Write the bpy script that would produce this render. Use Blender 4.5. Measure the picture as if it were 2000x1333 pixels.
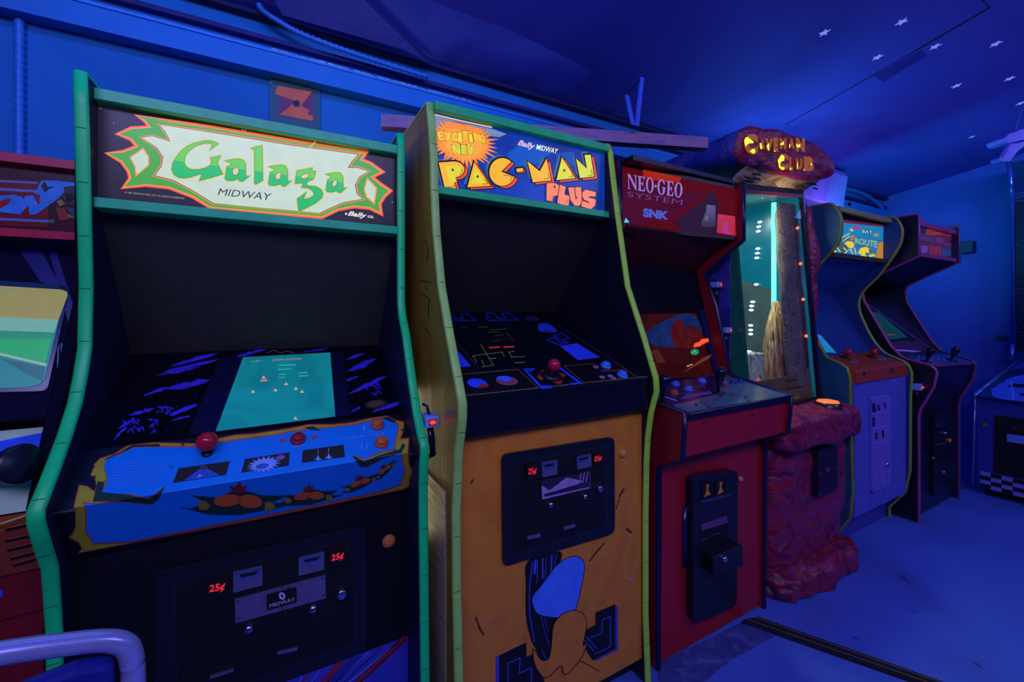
import bpy, bmesh, math, random
from mathutils import Vector as V, noise
from mathutils.geometry import tessellate_polygon
random.seed(7)
sc = bpy.context.scene
for o in list(bpy.data.objects): bpy.data.objects.remove(o)

# ---------------------------------------------------------------- camera, world, light, exposure
FPX, TH, HZ, HC = 820.0, math.radians(29), 610.0, 1.18
cam = bpy.data.cameras.new('camera'); camo = bpy.data.objects.new('camera', cam); sc.collection.objects.link(camo)
cam.sensor_width = 36; cam.lens = 36 * FPX / 2000; cam.shift_y = -(666.5 - HZ) / 2000; cam.clip_start = .01
camo.location = (0, 0, HC); camo.rotation_euler = (math.pi / 2, 0, -TH)
sc.camera = camo
sc.view_settings.view_transform = 'Standard'; sc.view_settings.look = 'None'
sc.view_settings.exposure = 0; sc.view_settings.gamma = 1; sc.view_settings.use_curve_mapping = False
w = bpy.data.worlds.new('world'); sc.world = w; w.use_nodes = True
w.node_tree.nodes['Background'].inputs[0].default_value = (.22, .26, 1, 1)
w.node_tree.nodes['Background'].inputs[1].default_value = .045

def area(name, loc, target, sx, sy, power, col, spread=180):
    l = bpy.data.lights.new(name, 'AREA'); l.shape = 'RECTANGLE'; l.size = sx; l.size_y = sy; l.energy = power; l.color = col
    l.spread = math.radians(spread)
    o = bpy.data.objects.new(name, l); sc.collection.objects.link(o); o.location = loc
    o.rotation_euler = (V(target) - V(loc)).to_track_quat('-Z', 'Y').to_euler(); return o
def point(name, loc, power, col, r=.03):
    l = bpy.data.lights.new(name, 'POINT'); l.energy = power; l.color = col; l.shadow_soft_size = r
    o = bpy.data.objects.new(name, l); sc.collection.objects.link(o); o.location = loc; return o
BLUE = (.13, .25, 1.0)
area('room_blacklight', (-.2, -.9, 2.45), (.6, 1.2, .9), 2.4, .5, 40, (.42, .38, 1.0))
area('wall_blacklight', (.1, 1.02, 2.44), (.1, 1.9, 1.75), 1.9, .06, 7.5, (.04, .25, 1.0))
area('aisle_blacklight', (3.0, -1.2, 2.4), (3.2, .9, .4), 1.6, .5, 20, (.36, .38, 1.0))
area('corner_blacklight', (4.5, .2, 2.35), (4.6, 1.8, .8), .5, .3, 5, BLUE)
area('ceiling_fill', (2.75, 1.5, 1.80), (2.75, 1.35, 2.4), .5, .15, 3.6, (.1, .5, 1.0))  # unseen light added to brighten the ceiling above the hood
area('end_wall_fill', (3.55, 1.35, 1.80), (5.2, 1.25, 1.3), .2, .1, 7, (.0, .6, .8))  # unseen teal light added to tint the end wall

# ---------------------------------------------------------------- pixel -> world
Fv = V((math.sin(TH), math.cos(TH), 0)); Rv = V((math.cos(TH), -math.sin(TH), 0)); CO = V((0, 0, HC))
def ray(x, y): return Fv + Rv * ((x - 1000) / FPX) + V((0, 0, (HZ - y) / FPX))
def on(ax, x, y, val):
    d = ray(x, y); return CO + d * ((val - CO[ax]) / d[ax])
class Surf:
    def __init__(s, p, n):
        s.p = V(p); s.n = V(n).normalized()
        if (CO - s.p).dot(s.n) < 0: s.n = -s.n
    @classmethod
    def yz(c, a, b):                       # plane holding the X direction through two (Y, Z) points
        return c((0, a[0], a[1]), V((1, 0, 0)).cross(V((0, b[0] - a[0], b[1] - a[1]))))
    @classmethod
    def tri(c, a, b, d): return c(a, (V(b) - V(a)).cross(V(d) - V(a)))
    def at(s, x, y, l=0):
        d = ray(x, y); q = s.p + s.n * (l * .0005); return CO + d * ((q - CO).dot(s.n) / d.dot(s.n))

# ---------------------------------------------------------------- materials
def lin(c):
    if isinstance(c, str): c = tuple(int(c[i:i + 2], 16) / 255 for i in (1, 3, 5))
    return tuple(x / 12.92 if x <= .04045 else ((x + .055) / 1.055) ** 2.4 for x in c)
MC = {}
def M(col, rough=.5, em=0, metal=0, var=.12, scale=30, bump=0, emcol=None, spec=.5):
    """procedural paint: base colour broken up by noise; em > 0 for lit things and for painted-in brightness"""
    k = (col, rough, em, metal, var, scale, bump, emcol, spec)
    if k in MC: return MC[k]
    m = bpy.data.materials.new('paint_%d' % len(MC)); m.use_nodes = True; MC[k] = m
    n = m.node_tree; b = n.nodes['Principled BSDF']; c = lin(col)
    b.inputs['Roughness'].default_value = rough; b.inputs['Metallic'].default_value = metal
    b.inputs['Specular IOR Level'].default_value = spec
    t = n.nodes.new('ShaderNodeTexNoise'); t.inputs['Scale'].default_value = scale; t.inputs['Detail'].default_value = 4
    g = n.nodes.new('ShaderNodeNewGeometry'); n.links.new(g.outputs['Position'], t.inputs['Vector'])
    r = n.nodes.new('ShaderNodeValToRGB'); n.links.new(t.outputs['Fac'], r.inputs[0])
    r.color_ramp.elements[0].position = .3; r.color_ramp.elements[1].position = .7
    r.color_ramp.elements[0].color = tuple(x * (1 - var) for x in c) + (1,)
    r.color_ramp.elements[1].color = tuple(min(1, x * (1 + var)) for x in c) + (1,)
    if em:
        b.inputs['Base Color'].default_value = tuple(x * .15 for x in c) + (1,)
        n.links.new(r.outputs[0], b.inputs['Emission Color']); b.inputs['Emission Strength'].default_value = em
    else: n.links.new(r.outputs[0], b.inputs['Base Color'])
    if bump:
        bn = n.nodes.new('ShaderNodeBump'); bn.inputs['Strength'].default_value = bump; bn.inputs['Distance'].default_value = .01
        n.links.new(t.outputs['Fac'], bn.inputs['Height']); n.links.new(bn.outputs[0], b.inputs['Normal'])
    return m
def E(col, s=1.0): return M(col, .35, s, var=.05)
def mix_mat(name, cols, scale, rough=.6, bump=.6, stretch=(1, 1, 1), dist=1.5, detail=8):
    """several colours through one noise: rock, wood, stained floor"""
    m = bpy.data.materials.new(name); m.use_nodes = True; n = m.node_tree; b = n.nodes['Principled BSDF']
    g = n.nodes.new('ShaderNodeNewGeometry'); mp = n.nodes.new('ShaderNodeMapping'); mp.inputs['Scale'].default_value = stretch
    n.links.new(g.outputs['Position'], mp.inputs[0])
    t = n.nodes.new('ShaderNodeTexNoise'); t.inputs['Scale'].default_value = scale; t.inputs['Detail'].default_value = detail
    t.inputs['Distortion'].default_value = dist; n.links.new(mp.outputs[0], t.inputs['Vector'])
    r = n.nodes.new('ShaderNodeValToRGB'); n.links.new(t.outputs['Fac'], r.inputs[0])
    els = r.color_ramp.elements
    while len(els) < len(cols): els.new(.5)
    for i, (p, c) in enumerate(cols): els[i].position = p; els[i].color = lin(c) + (1,)
    n.links.new(r.outputs[0], b.inputs['Base Color']); b.inputs['Roughness'].default_value = rough
    if bump:
        bn = n.nodes.new('ShaderNodeBump'); bn.inputs['Strength'].default_value = bump; bn.inputs['Distance'].default_value = .02
        n.links.new(t.outputs['Fac'], bn.inputs['Height']); n.links.new(bn.outputs[0], b.inputs['Normal'])
    return m
BLACK = M('#0b0b10', .45); BLK2 = M('#15151c', .35); INK = M('#050507', .6); CHROME = M('#b8bcd0', .18, metal=1, var=.04)
STEEL = M('#9a94a8', .35, metal=.8, var=.08); WHITE = M('#e8e8f0', .5)

# ---------------------------------------------------------------- mesh building
RNG = [None]                               # printed art stays between a cabinet's side panels
def keep(p):
    if RNG[0]: p.x = min(max(p.x, RNG[0][0]), RNG[0][1])
    return p
class MB:
    def __init__(s): s.v = []; s.f = []; s.mi = []; s.ms = []; s.sm = []
    def mat(s, m):
        if m not in s.ms: s.ms.append(m)
        return s.ms.index(m)
    def face(s, pts, m, sm=False):
        b = len(s.v); s.v += [V(p) for p in pts]; s.f.append(tuple(range(b, b + len(pts)))); s.mi.append(s.mat(m)); s.sm.append(sm); return s
    def raw(s, vs, fs, m, sm=False):
        b = len(s.v); s.v += [V(p) for p in vs]; k = s.mat(m)
        for f in fs: s.f.append(tuple(b + i for i in f)); s.mi.append(k); s.sm.append(sm)
        return s
    def prism(s, pts, off, m, m2=None):    # polygon swept along a vector; m2 = material of the swept sides
        pts = [V(p) for p in pts]; off = V(off); n = len(pts); q = pts + [p + off for p in pts]
        tr = tessellate_polygon([pts])
        s.raw(q, [t for t in tr] + [tuple(i + n for i in reversed(t)) for t in tr], m)
        s.raw(q, [(i, (i + 1) % n, (i + 1) % n + n, i + n) for i in range(n)], m2 or m); return s
    def slab(s, x0, x1, yz, m): return s.prism([(x0, y, z) for y, z in yz], (x1 - x0, 0, 0), m)
    def box(s, a, b, m):
        x0, y0, z0 = a; x1, y1, z1 = b
        return s.prism([(x0, y0, z0), (x1, y0, z0), (x1, y0, z1), (x0, y0, z1)], (0, y1 - y0, 0), m)
    def tube(s, pts, r, m, n=10, closed=False):
        pts = [V(p) for p in pts]; L = len(pts); vs = []; up = V((0, 0, 1))
        for i, p in enumerate(pts):
            t = (pts[(i + 1) % L] if (closed or i < L - 1) else p) - (pts[i - 1] if (closed or i > 0) else p)
            t.normalize(); a = t.cross(up)
            if a.length < .05: a = t.cross(V((0, 1, 0)))
            a.normalize(); b = a.cross(t); rr = r[i] if isinstance(r, (list, tuple)) else r
            vs += [p + (a * math.cos(2 * math.pi * k / n) + b * math.sin(2 * math.pi * k / n)) * rr for k in range(n)]
        fs = [(i * n + k, i * n + (k + 1) % n, ((i + 1) % L) * n + (k + 1) % n, ((i + 1) % L) * n + k) for i in range(L if closed else L - 1) for k in range(n)]
        s.raw(vs, fs, m, True)
        if not closed: s.raw(vs, [tuple(range(n - 1, -1, -1)), tuple(range((L - 1) * n, L * n))], m)
        return s
    def lathe(s, c, ax, prof, m, n=20):    # prof: (radius, height) along axis ax
        ax = V(ax).normalized(); a = ax.cross(V((0, 0, 1)));
        if a.length < .05: a = ax.cross(V((0, 1, 0)))
        a.normalize(); b = ax.cross(a); c = V(c); vs = []
        for r, h in prof: vs += [c + ax * h + (a * math.cos(2 * math.pi * k / n) + b * math.sin(2 * math.pi * k / n)) * max(r, 1e-5) for k in range(n)]
        s.raw(vs, [(i * n + k, i * n + (k + 1) % n, (i + 1) * n + (k + 1) % n, (i + 1) * n + k) for i in range(len(prof) - 1) for k in range(n)], m, True)
        return s
    def ball(s, c, r, m, sc=(1, 1, 1), n=18):
        vs = []; h = n // 2
        for i in range(h + 1):
            a = math.pi * i / h
            for k in range(n):
                p = 2 * math.pi * k / n; vs.append(V(c) + V((r * sc[0] * math.sin(a) * math.cos(p), r * sc[1] * math.sin(a) * math.sin(p), r * sc[2] * math.cos(a))))
        return s.raw(vs, [(i * n + k, i * n + (k + 1) % n, (i + 1) * n + (k + 1) % n, (i + 1) * n + k) for i in range(h) for k in range(n)], m, True)
    # printed art: flat shapes lying on a surface of the thing
    def art(s, S, pts, m, l=1, smooth=0):
        if smooth: pts = cr(pts, smooth)
        P = [keep(S.at(x, y, l)) for x, y in pts]
        tr = tessellate_polygon([[V((x, y, 0)) for x, y in pts]])
        return s.raw(P, tr, m)
    def half(s, S, P, a, c, sd, m, l=1):   # the part of a print on one side of a line
        for t in tessellate_polygon([[V((x, y, 0)) for x, y in P]]):
            q = clip([P[i] for i in t], a, c, sd)
            if len(q) > 2: s.face([keep(S.at(x, y, l)) for x, y in q], m)
        return s
    def outline(s, S, pts, m, wpx, l=1, smooth=0):
        if smooth: pts = cr(pts, smooth)
        return s.art(S, grow(pts, wpx), m, l)
    def stroke(s, S, pts, wd, m, l=1, closed=False):
        pts = list(pts) + ([pts[0]] if closed else [])
        for (x0, y0), (x1, y1) in zip(pts, pts[1:]):
            d = math.hypot(x1 - x0, y1 - y0) or 1; nx, ny = -(y1 - y0) / d * wd / 2, (x1 - x0) / d * wd / 2; ex, ey = (x1 - x0) / d * wd * .4, (y1 - y0) / d * wd * .4
            s.art(S, [(x0 + nx - ex, y0 + ny - ey), (x1 + nx + ex, y1 + ny + ey), (x1 - nx + ex, y1 - ny + ey), (x0 - nx - ex, y0 - ny - ey)], m, l)
        return s
    def ell(s, S, cx, cy, rx, ry, m, l=1, rot=0, n=20):
        c, q = math.cos(rot), math.sin(rot)
        return s.art(S, [(cx + rx * math.cos(a) * c - ry * math.sin(a) * q, cy + rx * math.cos(a) * q + ry * math.sin(a) * c) for a in [2 * math.pi * k / n for k in range(n)]], m, l)
    def text(s, S, txt, quad, m, l=1, shear=0, bold=0):
        cu = bpy.data.curves.new('t', 'FONT'); cu.body = txt; cu.shear = shear; cu.offset = bold; cu.resolution_u = 3
        ob = bpy.data.objects.new('t', cu); sc.collection.objects.link(ob); bpy.context.view_layer.update()
        me = ob.evaluated_get(bpy.context.evaluated_depsgraph_get()).to_mesh()
        xs = [v.co.x for v in me.vertices]; ys = [v.co.y for v in me.vertices]
        x0, x1, y0, y1 = min(xs), max(xs), min(ys), max(ys); (a, b, c, d) = quad; P = []
        for v in me.vertices:
            u, t = (v.co.x - x0) / (x1 - x0), (y1 - v.co.y) / (y1 - y0)
            px = [(a[i] * (1 - u) + b[i] * u) * (1 - t) + (d[i] * (1 - u) + c[i] * u) * t for i in (0, 1)]; P.append(keep(S.at(px[0], px[1], l)))
        s.raw(P, [tuple(p.vertices) for p in me.polygons], m)
        bpy.data.objects.remove(ob); bpy.data.curves.remove(cu); return s
    def build(s, name, parent=None, label=None, bevel=0, kind=None):
        me = bpy.data.meshes.new(name); org = V((0, 0, 0)); p = parent
        if p is not None:
            while p.parent: p = p.parent
            org = p.location
        me.from_pydata([v - org for v in s.v], [], s.f)
        for m in s.ms: me.materials.append(m)
        me.polygons.foreach_set('material_index', s.mi); me.polygons.foreach_set('use_smooth', s.sm)
        bm = bmesh.new(); bm.from_mesh(me)
        if not any(f.calc_area() == 0 for f in bm.faces) or True: bmesh.ops.remove_doubles(bm, verts=bm.verts, dist=1e-6)
        bmesh.ops.recalc_face_normals(bm, faces=bm.faces); bm.to_mesh(me); bm.free(); me.update()
        o = bpy.data.objects.new(name, me); sc.collection.objects.link(o)
        if parent is not None: o.parent = parent
        if label: o['label'] = label
        if kind: o['kind'] = kind
        if bevel:
            b = o.modifiers.new('bevel', 'BEVEL'); b.width = bevel; b.segments = 2; b.limit_method = 'ANGLE'; b.angle_limit = math.radians(50); b.harden_normals = False
        return o
def cr(P, n=4):                            # closed Catmull-Rom
    out = []; L = len(P)
    for i in range(L):
        p0, p1, p2, p3 = P[i - 1], P[i], P[(i + 1) % L], P[(i + 2) % L]
        for k in range(n):
            t = k / n
            out.append(tuple(.5 * (2 * p1[j] + (p2[j] - p0[j]) * t + (2 * p0[j] - 5 * p1[j] + 4 * p2[j] - p3[j]) * t * t + (3 * p1[j] - p0[j] - 3 * p2[j] + p3[j]) * t ** 3) for j in range(len(p1))))
    return out
def cro(P, n=4):                           # open Catmull-Rom
    Q = [P[0]] + list(P) + [P[-1]]; out = []
    for i in range(1, len(Q) - 2):
        for k in range(n):
            t = k / n; p0, p1, p2, p3 = Q[i - 1:i + 3]
            out.append(tuple(.5 * (2 * p1[j] + (p2[j] - p0[j]) * t + (2 * p0[j] - 5 * p1[j] + 4 * p2[j] - p3[j]) * t * t + (3 * p1[j] - p0[j] - 3 * p2[j] + p3[j]) * t ** 3) for j in range(len(p1))))
    return out + [tuple(P[-1])]
def grow(P, d):                            # offset a closed outline by d pixels (miter, limited)
    A = sum(P[i - 1][0] * P[i][1] - P[i][0] * P[i - 1][1] for i in range(len(P))); sg = 1 if A > 0 else -1; out = []
    for i in range(len(P)):
        (ax, ay), (bx, by), (cx, cy) = P[i - 1], P[i], P[(i + 1) % len(P)]
        l1 = math.hypot(bx - ax, by - ay) or 1; l2 = math.hypot(cx - bx, cy - by) or 1
        n1 = ((by - ay) / l1, -(bx - ax) / l1); n2 = ((cy - by) / l2, -(cx - bx) / l2); mx, my = n1[0] + n2[0], n1[1] + n2[1]
        q = max(.45, (mx * mx + my * my) / 2); out.append((bx + sg * d * mx / q, by + sg * d * my / q))
    return out
def clip(P, a, b, side):                   # keep the part of a px polygon on one side of line a-b
    f = lambda p: ((b[0] - a[0]) * (p[1] - a[1]) - (b[1] - a[1]) * (p[0] - a[0])) * side; out = []
    for i in range(len(P)):
        p, q = P[i - 1], P[i]; fp, fq = f(p), f(q)
        if (fp >= 0) != (fq >= 0): t = fp / (fp - fq); out.append((p[0] + (q[0] - p[0]) * t, p[1] + (q[1] - p[1]) * t))
        if fq >= 0: out.append(q)
    return out
def quad(a, b, c, d, u, t): return tuple((a[i] * (1 - u) + b[i] * u) * (1 - t) + (d[i] * (1 - u) + c[i] * u) * t for i in (0, 1))
def thing(name, label, cat, loc, group=None):
    o = bpy.data.objects.new(name, None); o.empty_display_size = .1; sc.collection.objects.link(o); o.location = loc
    o['label'] = label; o['category'] = cat
    if group: o['group'] = group
    return o
def tag(o, label, cat, group=None):
    o['label'] = label; o['category'] = cat
    if group: o['group'] = group
    return o

# ---------------------------------------------------------------- the room
YW, XE = 1.86, 5.26
SL = .165
def cz(y): return 2.315 + SL * (YW - y)     # the ceiling climbs away from the back wall
wall_m = mix_mat('blue_wall_paint', [(.3, '#0870b8'), (.7, '#0c7cc8')], 1.5, .75, .05)
end_m = mix_mat('end_wall_paint', [(.3, '#3558c0'), (.7, '#3f6ad6')], 1.2, .75, .05)
ceil_m = mix_mat('indigo_ceiling_paint', [(.25, '#3a36a8'), (.5, '#5450c4'), (.75, '#4c52cc')], .8, .8, .05)
floor_m = mix_mat('painted_concrete', [(.2, '#3b52a8'), (.45, '#4866c6'), (.7, '#4e70d2'), (.85, '#3c54ac')], 1.3, .55, .08)
beam_m = mix_mat('beam_paint', [(.3, '#0878c8'), (.7, '#0c84d8')], 3, .6, .08)
XL0 = -2.2
MB().box((XL0, YW, 0), (XE + .1, YW + .1, 2.40), wall_m).build('wall_back', kind='structure')
MB().prism([(XE, YW, 0), (XE, YW, cz(YW)), (XE, -2, cz(-2)), (XE, -2, 0)], (.1, 0, 0), end_m).build('wall_right', kind='structure')
fl = MB().box((XL0, -2.2, -.1), (XE + .1, YW + .1, 0), floor_m)
FS = Surf((0, 0, 0), (0, 0, 1))
worn = mix_mat('worn_bare_floor', [(.3, '#2c3674'), (.55, '#414f98'), (.7, '#5a68b0')], 14, .6, .2)
fl.art(FS, [(1280, 1300), (1460, 1210), (1520, 1240), (1430, 1290), (1360, 1345), (1290, 1345)], worn, 1)
for P in ([(1760, 1160), (1780, 1190), (1795, 1200), (1782, 1196)], [(1745, 1120), (1765, 1126), (1790, 1150), (1768, 1134)], [(1660, 1240), (1685, 1252), (1668, 1248)], [(1895, 1290), (1910, 1296), (1925, 1310), (1908, 1302)]):
    fl.art(FS, P, worn, 1)
fl.build('floor', kind='structure')
cl = MB().prism([(XL0, YW + .1, cz(YW + .1)), (XL0, -2.2, cz(-2.2)), (XL0, -2.2, cz(-2.2) + .1), (XL0, YW + .1, cz(YW + .1) + .1)], (XE + .1 - XL0, 0, 0), ceil_m)
CS = Surf.yz((0, cz(0)), (1, cz(1)))
seam = M('#14123c', .8)
cl.stroke(CS, [(1536, 243), (1700, 150), (1790, 98)], 1.6, seam, 1); cl.stroke(CS, [(1790, 98), (1933, 15)], 3, seam, 1)
cl.stroke(CS, [(1933, 15), (1900, -20)], 2, seam, 1)
cl.art(CS, [(1706, 148), (1800, 97), (1812, 108), (1725, 160)], M('#322c98', .8), 1)
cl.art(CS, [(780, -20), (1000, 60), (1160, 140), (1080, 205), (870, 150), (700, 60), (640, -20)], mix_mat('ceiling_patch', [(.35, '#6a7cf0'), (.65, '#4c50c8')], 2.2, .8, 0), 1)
cl.build('ceiling', kind='structure')
# timber beam on the wall, its ledge, the gap shadow strip, the upper trim
b = MB(); b.box((XL0, YW - .06, 2.075), (XE, YW, 2.15), beam_m); b.box((XL0, YW - .065, 2.148), (XE, YW, 2.158), M('#2c90e8', .5)); b.build('trim_1', kind='structure')  # ledge strip in lighter blue, painting in the highlight along the top edge
BS = Surf((0, YW - .0651, 0), (0, 1, 0)); dust = M('#f0f2ff', .7, var=.3)
MB().box((XL0, YW - .03, 2.205), (XE, YW, 2.222), M('#241f6a', .7)).build('gap_shadow', kind='structure')  # dark strip painted for the shadow in the gap
MB().box((XL0, YW - .04, 2.285), (XE, YW, 2.30), M('#181650', .8)).build('trim_3', kind='structure')
b = MB()
for i in range(26):
    x = -.02 + i * .031 + random.uniform(-.01, .01); b.box((x, YW - .066, 2.158), (x + random.uniform(.02, .036), YW - .03, 2.158 + random.uniform(.001, .003)), dust)
tag(b.build('dust_line'), 'pale dust lying along the top of the wall beam', 'dust'); b = None
bpy.data.objects['dust_line']['kind'] = 'stuff'
# sagging ceiling board and corrugated pipe
BP = Surf.yz((0, cz(0) - .05), (1, cz(1) - .05))
q = [BP.at(*p) for p in [(505, -60), (700, -60), (712, 0), (840, 125), (790, 97), (552, 30)]]
tag(MB().prism(q, (0, 0, .02), M('#6a70dc', .7), M('#1c1a5e', .7)).build('ceiling_board'), 'loose triangular board sagging below the ceiling at its left end', 'board')  # underside colour lightened to include light bouncing off the wall
pp = [on(1, x, y, 1.79) for x, y in cro([(505, 8), (515, 22), (545, 42), (580, 62), (640, 86), (700, 107), (765, 128), (835, 150)], 11)]
tag(MB().tube(pp, [.0075 + .0045 * (i % 2) for i in range(len(pp))], M('#2a7ad6', .5), 8).build('corrugated_pipe'), 'corrugated flexible pipe running under the sagging ceiling board', 'pipe')
pp = [on(1, 38, y, YW - .014) for y in range(-60, 560, 7)]
tag(MB().tube(pp, [.0095 + .004 * (i % 2) for i in range(len(pp))], M('#2a80d8', .5), 8).build('corrugated_pipe'), 'corrugated vertical pipe on the wall above the red-topped cabinet at the far left', 'pipe')

# ---------------------------------------------------------------- shared cabinet parts
def side(root, x0, x1, prof, yb, m, name='side_panel', label=None):
    P = [(y, z) for y, z in prof] + [(yb, 0), (yb, prof[0][1])]
    return MB().slab(x0, x1, P, m).build(name, root, label)
def trim(root, x0, x1, prof, yb, m, label, seams=.11, name='edge_trim', sm=M('#0d2a18', .7)):
    """plastic moulding pressed on the front edge of a side panel, with its joints"""
    P = [(yb - .02, prof[0][1])] + list(prof); b = MB(); vs = []; N = len(P); x0 -= .001; x1 += .001
    nr = []
    for i in range(N):
        a = P[max(i - 1, 0)]; c = P[min(i + 1, N - 1)]; t = V((c[0] - a[0], c[1] - a[1])).normalized(); nr.append((t[1], -t[0]))
    if nr[-1][0] > 0: nr = [(-a, -c) for a, c in nr]
    for (y, z), (ny, nz) in zip(P, nr):
        for x, h in ((x0, -.002), (x0, .003), (x0 + .004, .006), (x1 - .004, .006), (x1, .003), (x1, -.002)):
            vs.append((x, y + ny * h, z + nz * h))
    b.raw(vs, [(i * 6 + k, i * 6 + k + 1, i * 6 + 7 + k, i * 6 + 6 + k) for i in range(N - 1) for k in range(5)], m, True)
    acc = 0
    for i in range(1, N - 1):
        a, c = P[i], P[i + 1]; L = math.hypot(c[0] - a[0], c[1] - a[1]); s = seams - acc
        while s < L:
            t = s / L; y, z = a[0] + (c[0] - a[0]) * t, a[1] + (c[1] - a[1]) * t; d = ((c[0] - a[0]) / L * .0006, (c[1] - a[1]) / L * .0006); ny, nz = nr[i]
            q = [(y + ny * .0065 + k * d[0], z + nz * .0065 + k * d[1]) for k in (-1, 1)]
            b.face([(x0 + .003, *q[0]), (x1 - .003, *q[0]), (x1 - .003, *q[1]), (x0 + .003, *q[1])], sm); s += seams
        acc = (acc + L) % seams
    return b.build(name, root, label)
def prof(pts, X): return [(lambda p: (p.y, p.z))(on(0, x, y, X)) for x, y in pts]
def button(root, S, x, y, r, m, ring=None, h=.012, name='button', label=None, l=0):
    c = S.at(x, y, l); b = MB()
    b.lathe(c, S.n, [(r, 0), (r, .004), (r * .9, .006), (r * .72, .006)], ring or m); b.lathe(c, S.n, [(r * .72, .004), (r * .72, h), (r * .62, h + .002), (0, h + .0015)], m)
    return b.build(name, root, label)
def joystick(root, S, x, y, H, r, mball, label=None, ax=None, bat=False, base=M('#101014', .4), br=1):
    c = S.at(x, y); ax = ax or S.n; b = MB()
    b.lathe(c, S.n, [(0, .001), (.026 * br, .001), (.026 * br, .004), (.012 * br, .007), (0, .008)], base)
    j = b.build('joystick', root, label); MB().tube([c, c + ax * H], .0048, CHROME if not bat else base).build('shaft', j)
    if bat: MB().lathe(c + ax * (H * .25), ax, [(.006, 0), (.009, .01), (.0165, H * .5), (.0185, H * .68), (.015, H * .82), (.006, H * .88), (0, H * .885)], mball).build('handle', j)
    else: MB().ball(c + ax * H, r, mball, n=24).build('ball_top', j)
    return j
def coin_door(root, S, outer, d):
    """steel coin door lying on plane S; every fitting is its own sub-part"""
    fr = MB(); R = rr(outer, 14); fr.prism([S.at(x, y, 1) for x, y in R], S.n * .008, BLK2)
    S2 = Surf(S.p + S.n * .0085, S.n)
    inn = d['inner']; fr.art(S2, grow(inn, 1.2), M('#2a2a48', .3), 1); fr.art(S2, inn, INK, 2)
    door = fr.build('coin_door', root, 'black steel coin door', bevel=.002)
    for q in d['lights']:
        b = MB(); b.prism([S2.at(*p, 3) for p in q], S2.n * .006, INK); S3 = Surf(S2.p + S2.n * .0078, S2.n)
        b.text(S3, '25¢', [quad(*q, u, t) for u, t in ((.14, .3), (.86, .3), (.86, .78), (.14, .78))], E('#ff2a3a', .9), 1, .2, .02); b.build('price_light', door, 'black window lettered 25¢ in red')
    for q in d['chutes']:
        b = MB(); b.prism([S2.at(*p, 3) for p in q], S2.n * .004, STEEL); S3 = Surf(S2.p + S2.n * .006, S2.n)
        b.art(S3, [quad(*q, u, t) for u, t in ((.06, .12), (.98, .12), (.78, .55), (.2, .55))], CHROME, 1)
        b.art(S3, [quad(*q, u, t) for u, t in ((.2, .24), (.86, .24), (.74, .4), (.28, .4))], INK, 2); b.build('coin_slot', door, 'silver coin slot plate')
    q = d['plate']; b = MB(); b.prism([S2.at(*p, 3) for p in q], S2.n * .003, STEEL); S3 = Surf(S2.p + S2.n * .005, S2.n); d['deco'](b, S3, q); b.build('name_plate', door, 'silver name plate')
    for x, y in d['knobs']: MB().lathe(S2.at(x, y, 2), S2.n, [(d['kr'], 0), (d['kr'], .008), (d['kr'] * .7, .012), (0, .013)], CHROME, 14).build('return_button', door, 'chrome return button')
    x, y = d['lock']; MB().lathe(S2.at(x, y, 2), S2.n, [(d['kr'] * 1.2, 0), (d['kr'] * 1.2, .01), (d['kr'] * .8, .012), (0, .012)], CHROME, 14).build('lock', door, 'chrome lock')
    for q in d['slots']:
        b = MB(); b.prism([S2.at(*p, 2) for p in q], S2.n * .004, STEEL); (a, c, e, f) = q; h = 22 * d['kr'] / .011
        b.art(S2, [a, c, (c[0], c[1] - h * .7), (a[0], a[1] - h * .7)], M('#020203', .9), 3); b.build('return_flap', door, 'steel edge of the coin return')
    return door
def rr(q, r, n=5):                         # rounded quad in pixels
    out = []
    for i in range(4):
        p, a, c = V(q[i]), V(q[i - 1]), V(q[(i + 1) % 4]); u = p + (a - p).normalized() * r; v = p + (c - p).normalized() * r
        for k in range(n + 1): t = k / n; w2 = u.lerp(p, t).lerp(p.lerp(v, t), t); out.append((w2.x, w2.y))
    return out

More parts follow.
